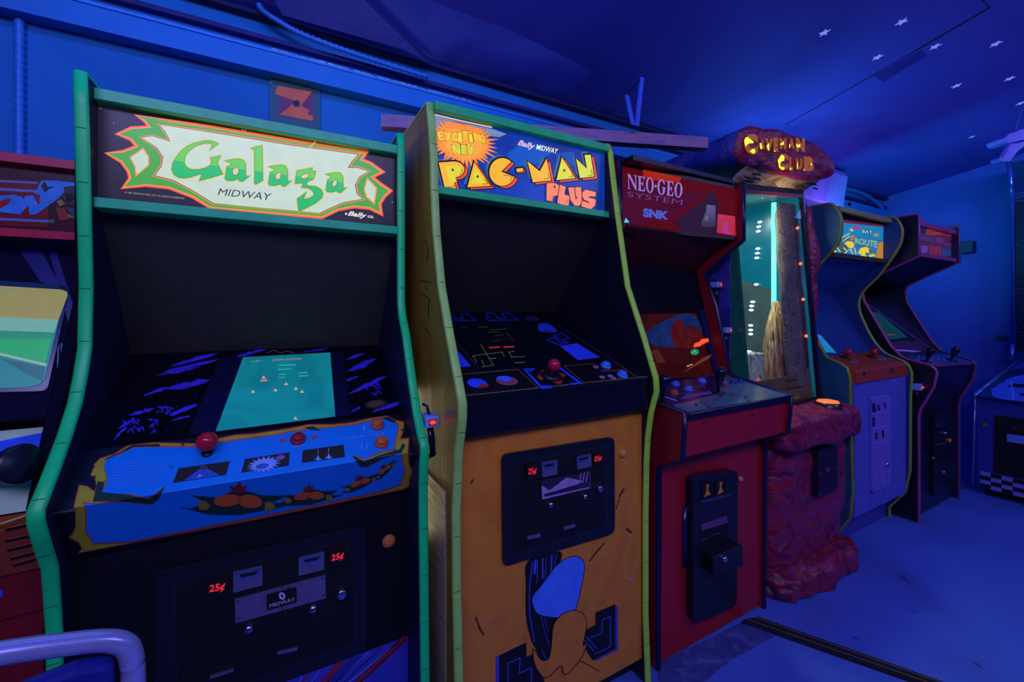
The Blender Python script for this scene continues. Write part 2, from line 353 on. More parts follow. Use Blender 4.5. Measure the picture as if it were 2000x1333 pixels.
# ================================================================ black cabinet with green edging, white starburst marquee
GREEN = M('#10e878', .4, var=.06); side_black = M('#15173a', .5)
def cab_starburst():
    XL, XR, T = -.365, .315, .02
    r = thing('arcade_cabinet', 'black arcade cabinet with green edging and a lit white starburst marquee', 'arcade machine', ((XL + XR) / 2, 1.4, 0))
    pl = [(1.177, 1.668), (1.182, 1.608), (1.203, 1.299), (1.207, 1.234), (1.2, 1.105), (1.178, 1.05), (1.151, .998), (1.101, .94), (1.045, .888), (.998, .848), (.998, .83), (1.02, .78), (1.047, .728), (1.059, .641), (1.065, .589), (1.066, 0)]
    pr = prof([(789, 266), (790, 290), (790, 450), (790, 590), (793, 620), (800, 655), (806, 700), (813, 750), (822, 808), (830, 845), (836, 866), (837, 882), (835, 912), (834, 977), (836, 1150), (838, 1333)], XR)
    pr = pr + [(pr[-1][0], 0)]
    side(r, XL, XL + T, pl, 1.76, side_black); side(r, XR - T, XR, pr, 1.76, side_black)
    trim(r, XL, XL + T, pl, 1.70, GREEN, 'bright green edging'); trim(r, XR - T, XR, pr, 1.70, GREEN, 'bright green edging')
    a, c = XL + T, XR - T; RNG[0] = (a, c)
    # marquee
    S = Surf.yz((1.233, 1.41), (1.233, 1.65)); b = MB(); b.slab(a, c, [(1.233, 1.412), (1.233, 1.655), (1.246, 1.655), (1.246, 1.412)], E('#1d1c22', .5))
    red = E('#ff5a28', 1.0); grn = E('#3f9f2a', 1.0); olive = E('#8a9a28', .95); cream = E('#c4d8c0', .95); ora = E('#f0903c', 1.0)
    out = [(264, 224.5), (400, 246), (715, 299), (706, 312), (724, 319), (747.6, 336), (727, 346), (744, 360), (763, 373), (751, 384), (742, 398), (745, 418), (722, 407), (692, 404), (660, 410), (629, 425), (580, 421), (411, 406), (375, 384), (330, 367), (285, 362), (240, 367), (254, 348), (250, 334), (237, 316), (207, 299.5), (240, 296), (267, 286), (255, 272), (229, 262), (256, 250), (292, 248), (282, 236)]
    inn = [(312, 244), (400, 257), (560, 283), (699, 302), (688, 314), (679, 328), (699, 328), (720, 335), (702, 345), (693, 362), (697, 380), (708, 389), (672, 395), (643, 407), (623, 417), (591, 414), (417, 397), (375, 371), (339, 352), (303, 343), (316, 325), (319, 307), (306, 288), (276, 269), (298, 266), (333, 277), (324, 259)]
    b.outline(S, out, red, 3.2, 1); b.art(S, out, ora, 2); b.art(S, grow(out, -2.2), grn, 3)
    b.outline(S, inn, ora, 3.4, 4); b.outline(S, inn, E('#7a4a20', .9), 1.6, 5); b.art(S, inn, cream, 6)
    for q in ([(312, 239), (400, 251), (560, 278), (700, 299), (703, 295), (560, 274), (400, 247), (300, 234)], [(417, 402), (591, 418), (625, 421), (630, 417), (591, 413), (420, 398)]): b.art(S, q, olive, 7)
    for q in ([(279, 292), (289, 307), (289, 322), (267, 341), (265, 325), (256, 308)], [(718, 351), (734, 368), (730, 396), (717, 384), (713, 369)]):
        b.outline(S, q, ora, 2.6, 5); b.art(S, q, cream, 6)
    # the lettering, letter by letter
    k = .10504
    A = lambda pts: [(320 + x * k, 260 + y * k) for x, y in pts]; B = lambda pts: [(500 + x * k, 290 + y * k) for x, y in pts]
    aa = [(0, 0), (60, -10), (150, -25), (290, -35), (360, -10), (395, 60), (400, 260), (420, 290), (500, 268), (340, 380), (285, 365), (270, 330), (140, 365), (40, 355), (18, 320), (55, 110), (110, 85), (150, 60), (120, 28)]
    def lower_a(ox, oy, sx=1, sy=1): return [(ox + x * sx, oy + y * sy) for x, y in aa]
    L = [(A([(1010, 200), (930, 160), (820, 145), (700, 160), (560, 190), (430, 255), (310, 350), (210, 490), (165, 570), (150, 680), (190, 770), (280, 825), (400, 835), (520, 810), (640, 770), (715, 755), (665, 885), (880, 825), (1095, 760), (1040, 660), (990, 550), (1050, 425), (870, 465), (890, 540), (870, 600), (780, 650), (650, 685), (520, 685), (420, 640), (375, 555), (390, 430), (470, 320), (590, 235), (740, 190), (880, 185), (905, 225), (850, 330)]), None, 330.0, .096),
         (A(lower_a(1120, 520)), A([(1290, 670), (1350, 645), (1385, 655), (1385, 730), (1350, 775), (1300, 775), (1280, 735)]), 0, 0),
         (A([(1620, 285), (1700, 260), (1825, 240), (1838, 880), (1710, 950), (1690, 930), (1690, 310)]), None, 0, 0),
         (B(lower_a(215, 345, .93, .95)), B([(370, 500), (400, 460), (455, 450), (460, 520), (430, 570), (385, 575), (365, 545)]), 0, 0),
         (B([(765, 420), (900, 395), (1040, 370), (1030, 420), (1100, 430), (1095, 500), (1060, 575), (960, 610), (935, 650), (945, 700), (1100, 710), (1200, 760), (1245, 850), (1220, 920), (1100, 1020), (800, 1170), (770, 940), (870, 870), (945, 800), (900, 890), (880, 960), (1000, 930), (1085, 870), (1060, 790), (980, 735), (850, 720), (890, 640), (730, 650), (745, 530)]), B([(840, 515), (900, 480), (975, 470), (965, 530), (920, 555), (850, 560)]), 0, 0),
         (B(lower_a(1290, 485, .82, .9)), B([(1430, 630), (1460, 595), (1500, 590), (1500, 660), (1470, 700), (1420, 710)]), 0, 0)]
    yel = E('#c8c032', 1.0); up = E('#5cc838', 1.0); lo = E('#0ab85c', .95); dk = E('#2c5a18', .8)
    la, lb = (320, 311), (720, 363)        # the line where the two greens meet
    for P, hole, _, _ in L:
        b.outline(S, P, yel, 2.6, 7); b.outline(S, P, dk, .7, 8)
        b.half(S, P, la, lb, -1, up, 9); b.half(S, P, la, lb, 1, lo, 9)
        if hole: b.outline(S, hole, dk, .8, 10); b.art(S, hole, E('#e8c890', .95), 11)
    b.text(S, 'MIDWAY', [(428, 368), (531, 378), (528, 392), (425, 381)], E('#2e3a30', .5), 7, .1, 0)
    b.text(S, '© 1981 MIDWAY MFG. CO. ALL RIGHTS RESERVED', [(243, 374), (360, 386), (360, 389.5), (243, 377.5)], E('#c8c0a0', .7), 1)
    b.text(S, 'Bally', [(680, 412), (717, 417), (716, 429), (679, 424)], E('#e8e4d0', .95), 1, .35, .03)
    b.ell(S, 676, 418, 2.2, 2.2, E('#e8e4d0', .95), 1); b.text(S, 'co.', [(718, 420.5), (730, 422), (730, 427), (718, 425.5)], E('#e8e4d0', .95), 1, .3, .02)
    for x, y in ((197, 212), (222, 241), (376, 233), (474, 254), (479, 255), (520, 260), (585, 266), (765, 300), (766, 395), (440, 404), (338, 402)): b.ell(S, x, y, 1, 1, E('#c8c8d8', .8), 1, n=8)
    b.stroke(S, [(603, 290), (617, 276)], 1.6, E('#f0c890', .9), 9)
    b.build('marquee', r, 'lit marquee lettered with the game title in green on a cream starburst')
    MB().slab(a, c, [(1.208, 1.633), (1.208, 1.658), (1.26, 1.662), (1.26, 1.633)], M('#10d080', .4)).build('marquee_retainer', r, 'green strip above the marquee', .002)
    MB().slab(a, c, [(1.208, 1.403), (1.208, 1.425), (1.26, 1.425), (1.26, 1.400)], M('#10d080', .4)).build('marquee_retainer', r, 'green strip below the marquee', .002)
    MB().slab(a, c, [(1.25, 1.640), (1.76, 1.640), (1.76, 1.655), (1.25, 1.655)], BLACK).build('top_panel', r)
    MB().slab(a, c, [(1.25, 1.402), (1.47, 1.068), (1.485, 1.075), (1.265, 1.412)], M('#33342c', .75)).build('hood_panel', r)
    # monitor bezel with printed sky streaks
    S = Surf.yz((1.15, .905), (1.46, 1.063)); b = MB(); b.slab(a, c, [(1.15, .905), (1.47, 1.068), (1.48, 1.05), (1.16, .887)], M('#08081c', .25))
    b.art(S, [(345, 690), (745, 678), (790, 806), (200, 872)], M('#050512', .22), 1)
    vio = M('#4638e0', .4); vi2 = M('#3a30b8', .4); rnd = random.Random(4)
    def streak(x0, y0, x1, y1, wd, m=vio):
        n = 7; up = []; dn = []
        for i in range(n + 1):
            t = i / n; x = x0 + (x1 - x0) * t; y = y0 + (y1 - y0) * t; h = wd * (1 - abs(2 * t - 1) ** 3) * (.6 + .5 * rnd.random())
            up.append((x, y - h * rnd.uniform(.3, .6))); dn.append((x + rnd.uniform(-3, 3), y + h * rnd.uniform(.3, .6)))
        b.art(S, up + dn[::-1], m, 2)
    for q in ((330, 716, 425, 690, 9), (318, 728, 430, 702, 10), (306, 734, 395, 716, 6), (278, 774, 330, 756, 9), (320, 762, 412, 742, 12), (250, 812, 300, 798, 7), (330, 812, 385, 790, 12), (335, 822, 372, 812, 5), (230, 838, 262, 818, 6), (222, 860, 244, 836, 7), (460, 697, 520, 683, 7), (675, 703, 712, 690, 6), (676, 728, 735, 700, 11), (674, 745, 700, 735, 5), (680, 770, 755, 735, 10), (684, 806, 705, 795, 7), (725, 806, 785, 785, 10), (590, 688, 640, 682, 4)): streak(*q)
    for i in range(46):
        x, y = (rnd.uniform(235, 400), rnd.uniform(700, 850)) if i % 3 else (rnd.uniform(678, 775), rnd.uniform(700, 800))
        if x < 360 - (y - 690) * .95 + 20 and x < 300: continue
        if i % 3 and x > 430 - (y - 700) * .42: continue
        b.ell(S, x, y, rnd.uniform(.7, 2.0), rnd.uniform(.6, 1.4), vi2, 3, n=6)
    for i in range(30):                    # scribbled lettering printed at the left and right edges of the bezel
        x, y = (250 + rnd.uniform(-8, 60), 835 + rnd.uniform(-16, 12)) if i < 16 else ((295 + rnd.uniform(-12, 40), 804 + rnd.uniform(-8, 8)) if i < 24 else (700 + rnd.uniform(-4, 40), 760 + rnd.uniform(-14, 14)))
        if x < 400 and y > 868 - (x - 200) * .1 - 8: y -= 10
        b.stroke(S, [(x, y), (x + rnd.uniform(-7, 9), y - rnd.uniform(3, 8)), (x + rnd.uniform(2, 14), y + rnd.uniform(-3, 3))], 2, vio, 3)
    b.ell(S, 735, 790, 23, 9, M('#26201c', .6), 3, -.1); b.ell(S, 733, 789, 17, 6.5, M('#57402c', .6), 4, -.1)
    b.stroke(S, [(520, 690), (535, 684), (548, 690), (560, 686), (575, 690)], 1.2, M('#a06a60', .6), 4)
    b.art(S, [(430, 700), (670, 687), (683, 812), (366, 851)], M('#0a1238', .3), 4)
    b.build('monitor_bezel', r, 'dark glass bezel printed with violet streaks')
    scr = mix_mat('tube_glass', [(.4, '#0b6f76'), (.6, '#0f7f80')], 5, .25, 0); n = scr.node_tree; bs = n.nodes['Principled BSDF']
    n.links.new(bs.inputs['Base Color'].links[0].from_socket, bs.inputs['Emission Color']); bs.inputs['Emission Strength'].default_value = .7
    b = MB(); b.art(S, [(475, 698), (645, 689), (655, 814), (421, 843)], scr, 6)
    pk = E('#c08a80', .8); gr = E('#3aa8a0', .9)
    b.text(S, 'HIGH SCORE', [(533, 702), (590, 699), (589, 702.5), (532, 705.5)], pk, 7); b.text(S, '1UP', [(492, 705), (508, 704), (507, 707), (491, 708)], pk, 7)
    for x, y, ww in ((545, 714, 32), (543, 722, 26), (546, 732, 12), (584, 729, 16), (545, 738, 10), (584, 735, 18)): b.stroke(S, [(x, y), (x + ww, y - 1)], 2.0, gr, 7)
    for x, y in ((515, 737), (494, 765), (538, 762), (559, 750), (578, 759), (590, 765), (577, 817)): b.art(S, [(x - 4, y + 2.5), (x, y - 3), (x + 4, y + 2.5)], E('#d8a890', .9), 7)
    b.art(S, [(509, 742), (522, 741), (522, 745), (508, 746)], pk, 7)
    b.build('screen', r, 'lit teal screen')
    # control panel: sloping top, rounded fold, front face
    ST = Surf.yz((1.03, .828), (1.155, .905)); SF = Surf.yz((1.03, .828), (1.09, .717)); fa, fb = (166, 989), (815, 882)
    b = MB(); b.slab(a, c, [(1.033, .829), (1.155, .905), (1.2, .90), (1.2, .717), (1.09, .717), (1.0315, .8255)], M('#0a0a1c', .35))
    def fold(P, m, l):
        for t in tessellate_polygon([[V((x, y, 0)) for x, y in P]]):
            for S, sd in ((ST, -1), (SF, 1)):
                q = clip([P[i] for i in t], fa, fb, sd)
                if len(q) > 2: b.face([S.at(x, y, l) for x, y in q], m)
    outl = [(195, 895), (222, 887), (248, 871), (256, 867), (300, 864), (381, 866), (460, 849), (494, 847), (536, 841), (572, 835), (604, 828.5), (650, 829), (688, 825), (720, 817), (756, 812), (772, 820), (790, 824), (789, 842), (783, 857), (800, 855), (798, 882), (800, 906), (808, 924), (800, 939), (802, 951), (786, 958), (480, 1020), (150, 1082), (159, 1073), (153, 1061), (133, 1051), (141, 1042), (147, 1027), (146, 997), (143, 991), (154, 947), (170, 949), (184, 959), (188, 951), (185, 936), (176, 928), (182, 915), (189, 902)]
    whit = [(206, 898), (233, 888), (261, 875), (309, 874), (381, 874), (460, 861), (532, 852), (566, 845), (612, 839), (650, 836), (697, 830), (730, 821), (749, 818), (764, 825), (777, 829), (777, 840), (772, 857), (770, 868), (771, 878), (745, 882), (711, 897), (690, 888), (702, 905), (716, 914), (745, 899), (783, 886), (786, 906), (790, 923), (785, 933), (784, 946), (741, 961), (500, 1010), (258, 1058), (182, 1062), (178, 1052), (168, 1039), (169, 993), (165, 983), (182, 985), (229, 981), (298, 987), (309, 974), (317, 959), (330, 945), (290, 974), (252, 965), (197, 965), (206, 951), (210, 936), (204, 913)]
    redl = M('#d83a18', .5); gold = M('#b4ac24', .5); dkg = M('#123c28', .5); pan = M('#1088e8', .3, var=.05)
    fold(outl, redl, 1); fold(grow(outl, -2), gold, 2); fold(grow(whit, 2.2), redl, 3); fold(whit, pan, 4)
    for q in ([(191, 941), (204, 942), (199, 962), (252, 967), (290, 977), (322, 951), (310, 975), (297, 985), (229, 979), (181, 980)], [(206, 896), (234, 884), (258, 869), (310, 867), (314, 872), (262, 873), (233, 886), (210, 897)], [(688, 890), (697, 893), (711, 902), (745, 888), (781, 878), (786, 866), (792, 870), (783, 885), (745, 898), (716, 913), (703, 912), (696, 903)], [(595, 835), (612, 833), (628, 842), (606, 840)], [(745, 817), (758, 814), (774, 823), (770, 827)]):
        fold(q, dkg, 5)
    for q in ([(183, 880 + 28), (196, 897), (206, 899), (203, 913), (208, 935), (203, 942), (191, 940), (187, 930), (190, 915)],): fold(q, gold, 5)
    b.stroke(ST, [(330, 961.5), (500, 933.5), (783, 887)], 2.0, M('#3aa8ff', .3), 5)  # pale line painted along the fold as its highlight
    scrq = [[(349, 915), (449, 901), (442, 928), (337, 944)], [(478, 897), (566, 884), (564, 910), (471, 924)], [(591, 880), (671, 869), (674, 893), (589, 905)]]
    for q in scrq: b.art(ST, q, M('#1c1c50', .5), 5); b.art(ST, grow(q, -1.5), M('#241c10', .5), 6)
    lbl = M('#7ab0ff', .5)
    b.art(ST, [(390, 916), (402, 914), (430, 929), (358, 940)], M('#2c58b8', .5), 7); b.ell(ST, 397, 913, 8, 4, M('#4a4434', .5), 8)
    b.art(ST, [(383, 934), (391, 926), (394, 930), (401, 931), (392, 931)], lbl, 8)
    b.art(ST, [(515 + (34 if i % 2 else 22) * math.cos(2 * math.pi * i / 36), 908 + (16 if i % 2 else 10) * math.sin(2 * math.pi * i / 36) - .16 * (34 if i % 2 else 22) * math.cos(2 * math.pi * i / 36)) for i in range(36)], M('#88b0f8', .5), 7)
    b.ell(ST, 512, 911, 13, 5, M('#3a64c0', .5), 8, -.16); b.ell(ST, 548, 894, 9, 4.5, M('#9060a8', .5), 7, -.2)
    for x, y in ((621, 895), (642, 892)): b.art(ST, [(x, y - 7), (x + 2.5, y), (x + 9, y + 3.5), (x + 3, y + 3), (x, y + 6), (x - 3, y + 3), (x - 9, y + 5), (x - 2.5, y)], M('#88b0f8', .5), 7); b.stroke(ST, [(x, y - 9), (x, y - 16)], 1.2, M('#b8a0b8', .5), 7)
    for x, y, sg in ((551, 862, 1), (614, 855, 1)): b.art(ST, [(x - 6, y + 4), (x - 4, y - 3), (x + 1, y - 6), (x + 6, y - 3), (x + 6, y + 3), (x + 1, y - 1)], redl, 6)
    for i in range(9): b.stroke(ST, [(222, 908 + i * 5.6), (222 + 110 - i * 3, 902 + i * 5.0)], .8, M('#5c9cf4', .4), 6)
    b.text(ST, 'START BUTTONS', [(670, 855), (750, 846), (750, 850), (670, 859)], lbl, 6); b.stroke(ST, [(710, 832), (711, 841)], 2, lbl, 6); b.stroke(ST, [(706, 869), (707, 878)], 2, lbl, 6); b.stroke(ST, [(716, 868), (717, 877)], 2, lbl, 6)
    b.text(ST, 'FIRE', [(571, 871), (592, 869), (592, 873), (571, 875)], lbl, 6)
    for x, y in ((184, 931), (335, 913), (357, 868), (786, 840)): b.ell(ST, x, y, 3, 1.8, CHROME, 8)
    # plain green-and-orange ornaments along the front
    og = M('#e0641c', .5); og2 = M('#8a1c14', .5); yl = M('#9a8a20', .5); wg = M('#143c2c', .5)
    for x, y, s, a0 in ((466, 977, 1, -.05), (604, 968, .62, -.14), (704, 942, .42, -.42), (752, 917, .3, -.75)):
        c0, s0 = math.cos(a0), math.sin(a0); tr = lambda pts: [(x + (u * c0 - v * s0) * s, y + (u * s0 + v * c0) * s) for u, v in pts]
        b.art(SF, tr([(-118, 8), (-96, 12), (-60, 4), (-94, -14), (-40, -6), (0, -22), (40, -8), (92, -2), (64, 10), (110, 14), (60, 22), (0, 30), (-60, 26)]), wg, 5)
        b.ell(SF, *tr([(-22, 0)])[0], 27 * s, 12 * s, og, 6, a0 - .05); b.ell(SF, *tr([(22, 4)])[0], 24 * s, 13 * s, og, 6, a0 + .15)
        b.art(SF, tr([(-10, -14), (-18, -30), (-6, -24), (4, -36), (8, -24), (18, -28), (12, -12)]), og2, 6)
        for u, v in ((-70, 8), (58, 16)): b.art(SF, tr([(u - 7, v - 9), (u + 6, v - 9), (u + 14, v + 1), (u + 6, v + 9), (u - 8, v + 7)]), yl, 6)
    b.build('control_panel', r, 'pale blue control panel printed with a green and gold border', .004)
    joystick(r, ST, 405, 888, .030, .0205, M('#c01c34', .15, var=.03), 'joystick with a red ball top', ax=V((0, -.25, 1)).normalized(), br=.4)
    button(r, ST, 582, 859, .017, M('#a01a26', .3), label='red fire button', l=6)
    button(r, ST, 737, 831, .0175, M('#d06a30', .3), M('#c05a38', .35), label='upper orange start button', l=6); button(r, ST, 745, 866, .0175, M('#d06a30', .3), M('#c05a38', .35), label='lower orange start button', l=6)
    # front
    SP = Surf.yz((1.10, .4), (1.10, .7)); MB().slab(a, c, [(1.10, .72), (1.10, .02), (1.12, .02), (1.12, .72)], M('#06080f', .6, spec=.3)).build('front_panel', r)
    def deco(b, S3, q):
        f = lambda u, t: quad(*q, u, t)
        rn = random.Random(2)
        for i in range(150):
            u = rn.gauss(.5, .16); t = rn.uniform(.08, .92)
            if .02 < u < .98: x, y = f(u, t); b.ell(S3, x, y, 1.1, 1.1, M('#8a1c2c', .5), 1, n=6)
        b.art(S3, [f(.35, .2), f(.68, .2), f(.68, .86), f(.35, .86)], INK, 2)
        b.text(S3, 'MIDWAY', [f(.38, .62), f(.66, .62), f(.66, .78), f(.38, .78)], M('#c8c0e0', .4), 3); b.ell(S3, *f(.52, .42), 6, 7.5, M('#c8c0e0', .4), 3, -.4); b.ell(S3, *f(.52, .42), 2, 4, INK, 4, -.4)
        for u, t in ((.03, .14), (.97, .14), (.03, .88), (.97, .88), (.52, .08), (.52, .94)): b.ell(S3, *f(u, t), 1.6, 1.6, INK, 2, n=8)
    coin_door(r, SP, [(304, 1115), (714, 1024), (716, 1268), (304, 1418)], dict(inner=[(342, 1140), (690, 1052), (694, 1255), (346, 1384)],
        lights=[[(398, 1135), (446, 1126), (448, 1163), (404, 1170)], [(639, 1078), (677, 1067), (678, 1100), (644, 1107)]],
        chutes=[[(456, 1117), (513, 1105), (513, 1142), (456, 1157)], [(583, 1089), (633, 1077), (633, 1112), (583, 1124)]],
        plate=[(459, 1170), (635, 1123), (636, 1168), (460, 1217)], deco=deco, knobs=[(486, 1227), (611, 1188)], kr=.010, lock=(667, 1159),
        slots=[[(411, 1319), (457, 1305), (457, 1310), (411, 1325)], [(542, 1272), (581, 1263), (581, 1269), (542, 1278)]]))
    button(r, SP, 759, 1057, .0165, M('#d8813c', .3), M('#c87434', .3), .008, label='orange return button')
    b = MB(); Sk = Surf((0, 1.0995, 0), (0, 1, 0)); Q = [(548, 1334), (811, 1238), (813, 1500), (548, 1560)]
    b.prism([Sk.at(*p) for p in Q], (0, -.003, 0), M('#3c40b8', .4)); Sk = Surf((0, 1.0960, 0), (0, 1, 0))
    for x0, x1, wd, m in ((820, 560, 2, '#6a8cf8'), (790, 540, 12, '#8a2440'), (780, 500, 2, '#6a8cf8'), (745, 500, 3, '#2a2c80'), (720, 470, 1.5, '#6a8cf8'), (700, 470, 14, '#2c2f90'), (664, 480, 12, '#8a2440'), (625, 470, 1.5, '#6a8cf8'), (600, 470, 4, '#8a2440'), (590, 500, 2, '#6a8cf8')):
        yt = 1334 - (x0 - 548) * .363 + 3
        b.stroke(Sk, [(x0, yt), (x1, yt + 230)], wd, M(m, .4), 1)
    b.build('kick_panel', r, 'blue kick panel printed with red and pale rays')
    MB().slab(a, c, [(1.13, 0), (1.75, 0), (1.75, .05), (1.13, .05)], BLACK).build('base', r)
    area('marquee_glow', (-.02, 1.30, 1.385), (-.02, 1.42, .9), .5, .03, .32, (1, .95, .6)); area('cabinet_leak', (.05, 1.55, 1.67), (.5, 1.62, 1.95), .1, .1, .5, (1, .75, .4))
cab_starburst(); RNG[0] = None

# ================================================================ tall cabinet with lime edging, orange front
LIME = M('#b0f03c', .4, var=.06)
def cab_orange():
    XL, XR, T = .36, 1.035, .02
    r = thing('arcade_cabinet', 'orange-fronted arcade cabinet with lime edging under a bright blue and yellow marquee', 'arcade machine', ((XL + XR) / 2, 1.35, 0))
    pl = prof([(832, 202), (836, 240), (840, 300), (841, 360), (845, 450), (855, 560), (870, 650), (890, 760), (895, 790), (895, 815), (893, 840), (888, 880), (883, 1000), (884, 1150), (888, 1333)], XL); pl += [(pl[-1][0], 0)]
    pr = prof([(1192, 285), (1196, 300), (1203, 360), (1213, 440), (1230, 560), (1262, 660), (1285, 738), (1287, 762), (1276, 805), (1270, 850), (1267, 900), (1265, 1000), (1265, 1200), (1270, 1330)], XR); pr[-1] = (pr[-1][0], 0)
    gold = mix_mat('gold_side_paint', [(.3, '#8a6a1c'), (.6, '#a8842c'), (.8, '#6c5220')], 6, .38, .1, (1, 1, .25))
    b = MB(); b.slab(XL, XL + T, list(pl) + [(1.72, 0), (1.72, pl[0][1])], gold)
    SS = Surf((XL - .0005, 0, 0), (1, 0, 0)); sc_ = M('#3c2c10', .7)
    for P in ([(830, 470), (836, 486), (834, 510)], [(826, 575), (838, 584), (836, 620)], [(830, 560), (834, 566)], [(832, 640), (836, 652)], [(820, 548), (842, 552)]): b.stroke(SS, P, 1.6, sc_, 1)
    b.build('side_panel', r, 'gold-painted side panel with dark scuffs')
    stl = mix_mat('brushed_guard', [(.3, '#b0a070'), (.5, '#e0d8b0'), (.7, '#c0b078')], 3, .32, .1, (1, 1, 12)); stl.node_tree.nodes['Principled BSDF'].inputs['Metallic'].default_value = .35
    MB().prism([(XL - .003, .985, .02), (XL - .003, .985, .735), (XL - .003, 1.70, .735), (XL - .003, 1.70, .02)], (.0025, 0, 0), stl).build('side_guard', r, 'brushed metal guard plate low on the side')
    area('gap_fill', (.338, 1.42, .66), (.352, 1.0, .70), .012, .5, .32, (1, .85, .5))  # unseen warm light added in the gap to brighten the gold side
    side(r, XR - T, XR, pr, 1.72, M('#0c0e24', .5))
    trim(r, XL, XL + T, pl, 1.66, M('#a4e060', .4), 'lime edging', .13); trim(r, XR - T, XR, pr, 1.66, LIME, 'lime edging', .13)
    a, c = XL + T, XR - T; RNG[0] = (a, c); SSL = Surf.yz((1.09, 1.4), (1.09, 1.5))
    S = Surf.yz((1.15, 1.5), (1.15, 1.78)); b = MB(); b.slab(a, c, [(1.15, 1.52), (1.15, 1.772), (1.163, 1.772), (1.163, 1.52)], M('#0838a8', .35, .8, var=.35, scale=9))
    TLq, TRq, BRq, BLq = (843, 225), (1172, 300), (1179, 411), (850, 376)
    b.art(S, [(843, 224), (870, 231), (905, 240), (965, 253), (990, 262), (975, 268), (930, 262), (870, 240), (846, 262)], E('#7a90b8', .9), 1)
    b.art(S, [(1020, 280), (1060, 282), (1075, 300), (1050, 320), (1000, 330), (990, 300)], E('#0a56c0', .9), 1); b.art(S, [(1085, 300), (1120, 296), (1130, 320), (1100, 330)], E('#1050b0', .9), 1)
    rn = random.Random(5); n = 38; sp = []
    for i in range(n * 2):
        an = 2 * math.pi * i / (n * 2); ou = i % 2; rx, ry = (66 + rn.uniform(-5, 9), 52 + rn.uniform(-5, 5)) if ou else (49, 36)
        x = 903 + rx * math.cos(an); y = 276 + ry * math.sin(an) + .14 * rx * math.cos(an)
        if ou and .35 < (an / math.pi) < .6: y += 10
        x = max(x, 844); y = max(y, 229 + (x - 843) * .225); sp.append((x, y))
    b.outline(S, sp, E('#301040', .8), 1.1, 2); b.art(S, sp, E('#ff8a30', 1.0), 3); b.art(S, [(905 + (x - 903) * .72, 279 + (y - 276) * .7) for x, y in sp], E('#ffa53c', 1.0), 4)
    yl = E('#f4d824', 1.0); yl2 = E('#c8e832', 1.0); dk = E('#3a3a10', .6)
    for t, qd, m in (('E', [(853, 258), (866, 256), (868, 274), (858, 275)], yl), ('X', [(866, 257), (882, 258), (886, 276), (871, 275)], yl), ('C', [(881, 259), (893, 258), (895, 277), (883, 276)], yl), ('I', [(894, 258), (902, 259), (903, 279), (895, 278)], yl), ('T', [(902, 256), (914, 256), (913, 275), (905, 274)], yl), ('I', [(915, 262), (922, 262), (924, 279), (917, 278)], yl), ('N', [(924, 258), (937, 262), (940, 277), (927, 275)], yl), ('G', [(936, 262), (946, 264), (949, 281), (938, 278)], yl), ('N', [(882, 283), (898, 282), (900, 302), (886, 301)], yl2), ('E', [(900, 283), (911, 284), (911, 303), (901, 301)], yl2), ('W', [(912, 282), (929, 287), (924, 303), (913, 302)], yl2)):
        b.text(S, t, [(x - .9 * (1 if i in (0, 3) else -1), y - .9 * (1 if i < 2 else -1)) for i, (x, y) in enumerate(qd)], dk, 5, 0, .02); b.text(S, t, qd, m, 6, 0, .02)
    # the big title letters: blue-grey shadow left, dark edge, red-orange shadow right, yellow face
    k1 = .14252; k2 = .12752
    P1 = lambda pts: [(840 + x * k1, 210 + y * k1) for x, y in pts]; P2 = lambda pts: [(1000 + x * k2, 250 + y * k2) for x, y in pts]
    Ls = [P1([(118, 755)] + [(330 + 140 * math.cos(a * math.pi / 12), 850 + 110 * math.sin(a * math.pi / 12)) for a in range(-6, 7)] + [(320, 960), (355, 1105), (205, 1120)]),
          P1([(605, 745), (830, 1075), (510, 1095)]),
          P1([(990 + 178 * math.cos(math.radians(a)), 885 + 192 * math.sin(math.radians(a))) for a in [-47 - 293 * i / 24 for i in range(25)]] + [(975, 880)]),
          P2([(65, 625), (165, 612), (172, 668), (75, 680)]),
          P2([(235, 508), (425, 665), (530, 470), (600, 805), (320, 835)]),
          P2([(765, 450), (970, 770), (680, 800)]),
          P2([(980, 470), (1148, 625), (1110, 415), (1205, 410), (1258, 745), (1040, 768)])]
    for i, P in enumerate(Ls):
        s = .5 if i == 3 else 1
        b.art(S, [(x - 7 * s, y - 6 * s) for x, y in P], E('#3c6aa0', .8), 2); b.outline(S, [(x - 1, y - 1) for x, y in P], E('#101030', .5), 2.2, 5)
        b.art(S, grow([(x + 6 * s, y + 4 * s) for x, y in P], 2.0), E('#280c28', .5), 3); b.art(S, [(x + 6 * s, y + 4 * s) for x, y in P], E('#f0502c', .95), 4)
        b.outline(S, P, E('#280c18', .5), 1.7, 5); b.art(S, P, E('#f4b428' if i < 5 else '#d8d830', 1.0), 6)
        if i in (0, 1, 5):
            gx = sum(p[0] for p in P) / len(P); gy = sum(p[1] for p in P) / len(P)
            b.art(S, [(gx + (x - gx) * .62, gy + (y - gy) * .62) for x, y in P], E('#e0d42a', 1.0), 7)
    for x, y in ((884, 332), (933, 345), (1102, 333)): b.ell(S, x, y, 2.2, 2.6, dk, 8)
    for P in (P1([(440, 850), (430, 895), (405, 920)]), P1([(245, 1090), (335, 1085), (328, 1050)]), P1([(715, 1052), (795, 1045), (750, 985)]), P1([(1010, 925), (1130, 945), (1100, 1005)]), P2([(495, 785), (575, 770), (550, 690)]), P2([(860, 755), (940, 745), (905, 700)]), P2([(1165, 730), (1230, 722), (1215, 640)])): b.stroke(S, P, 1, dk, 8)
    pk = E('#ff8258', 1.0)
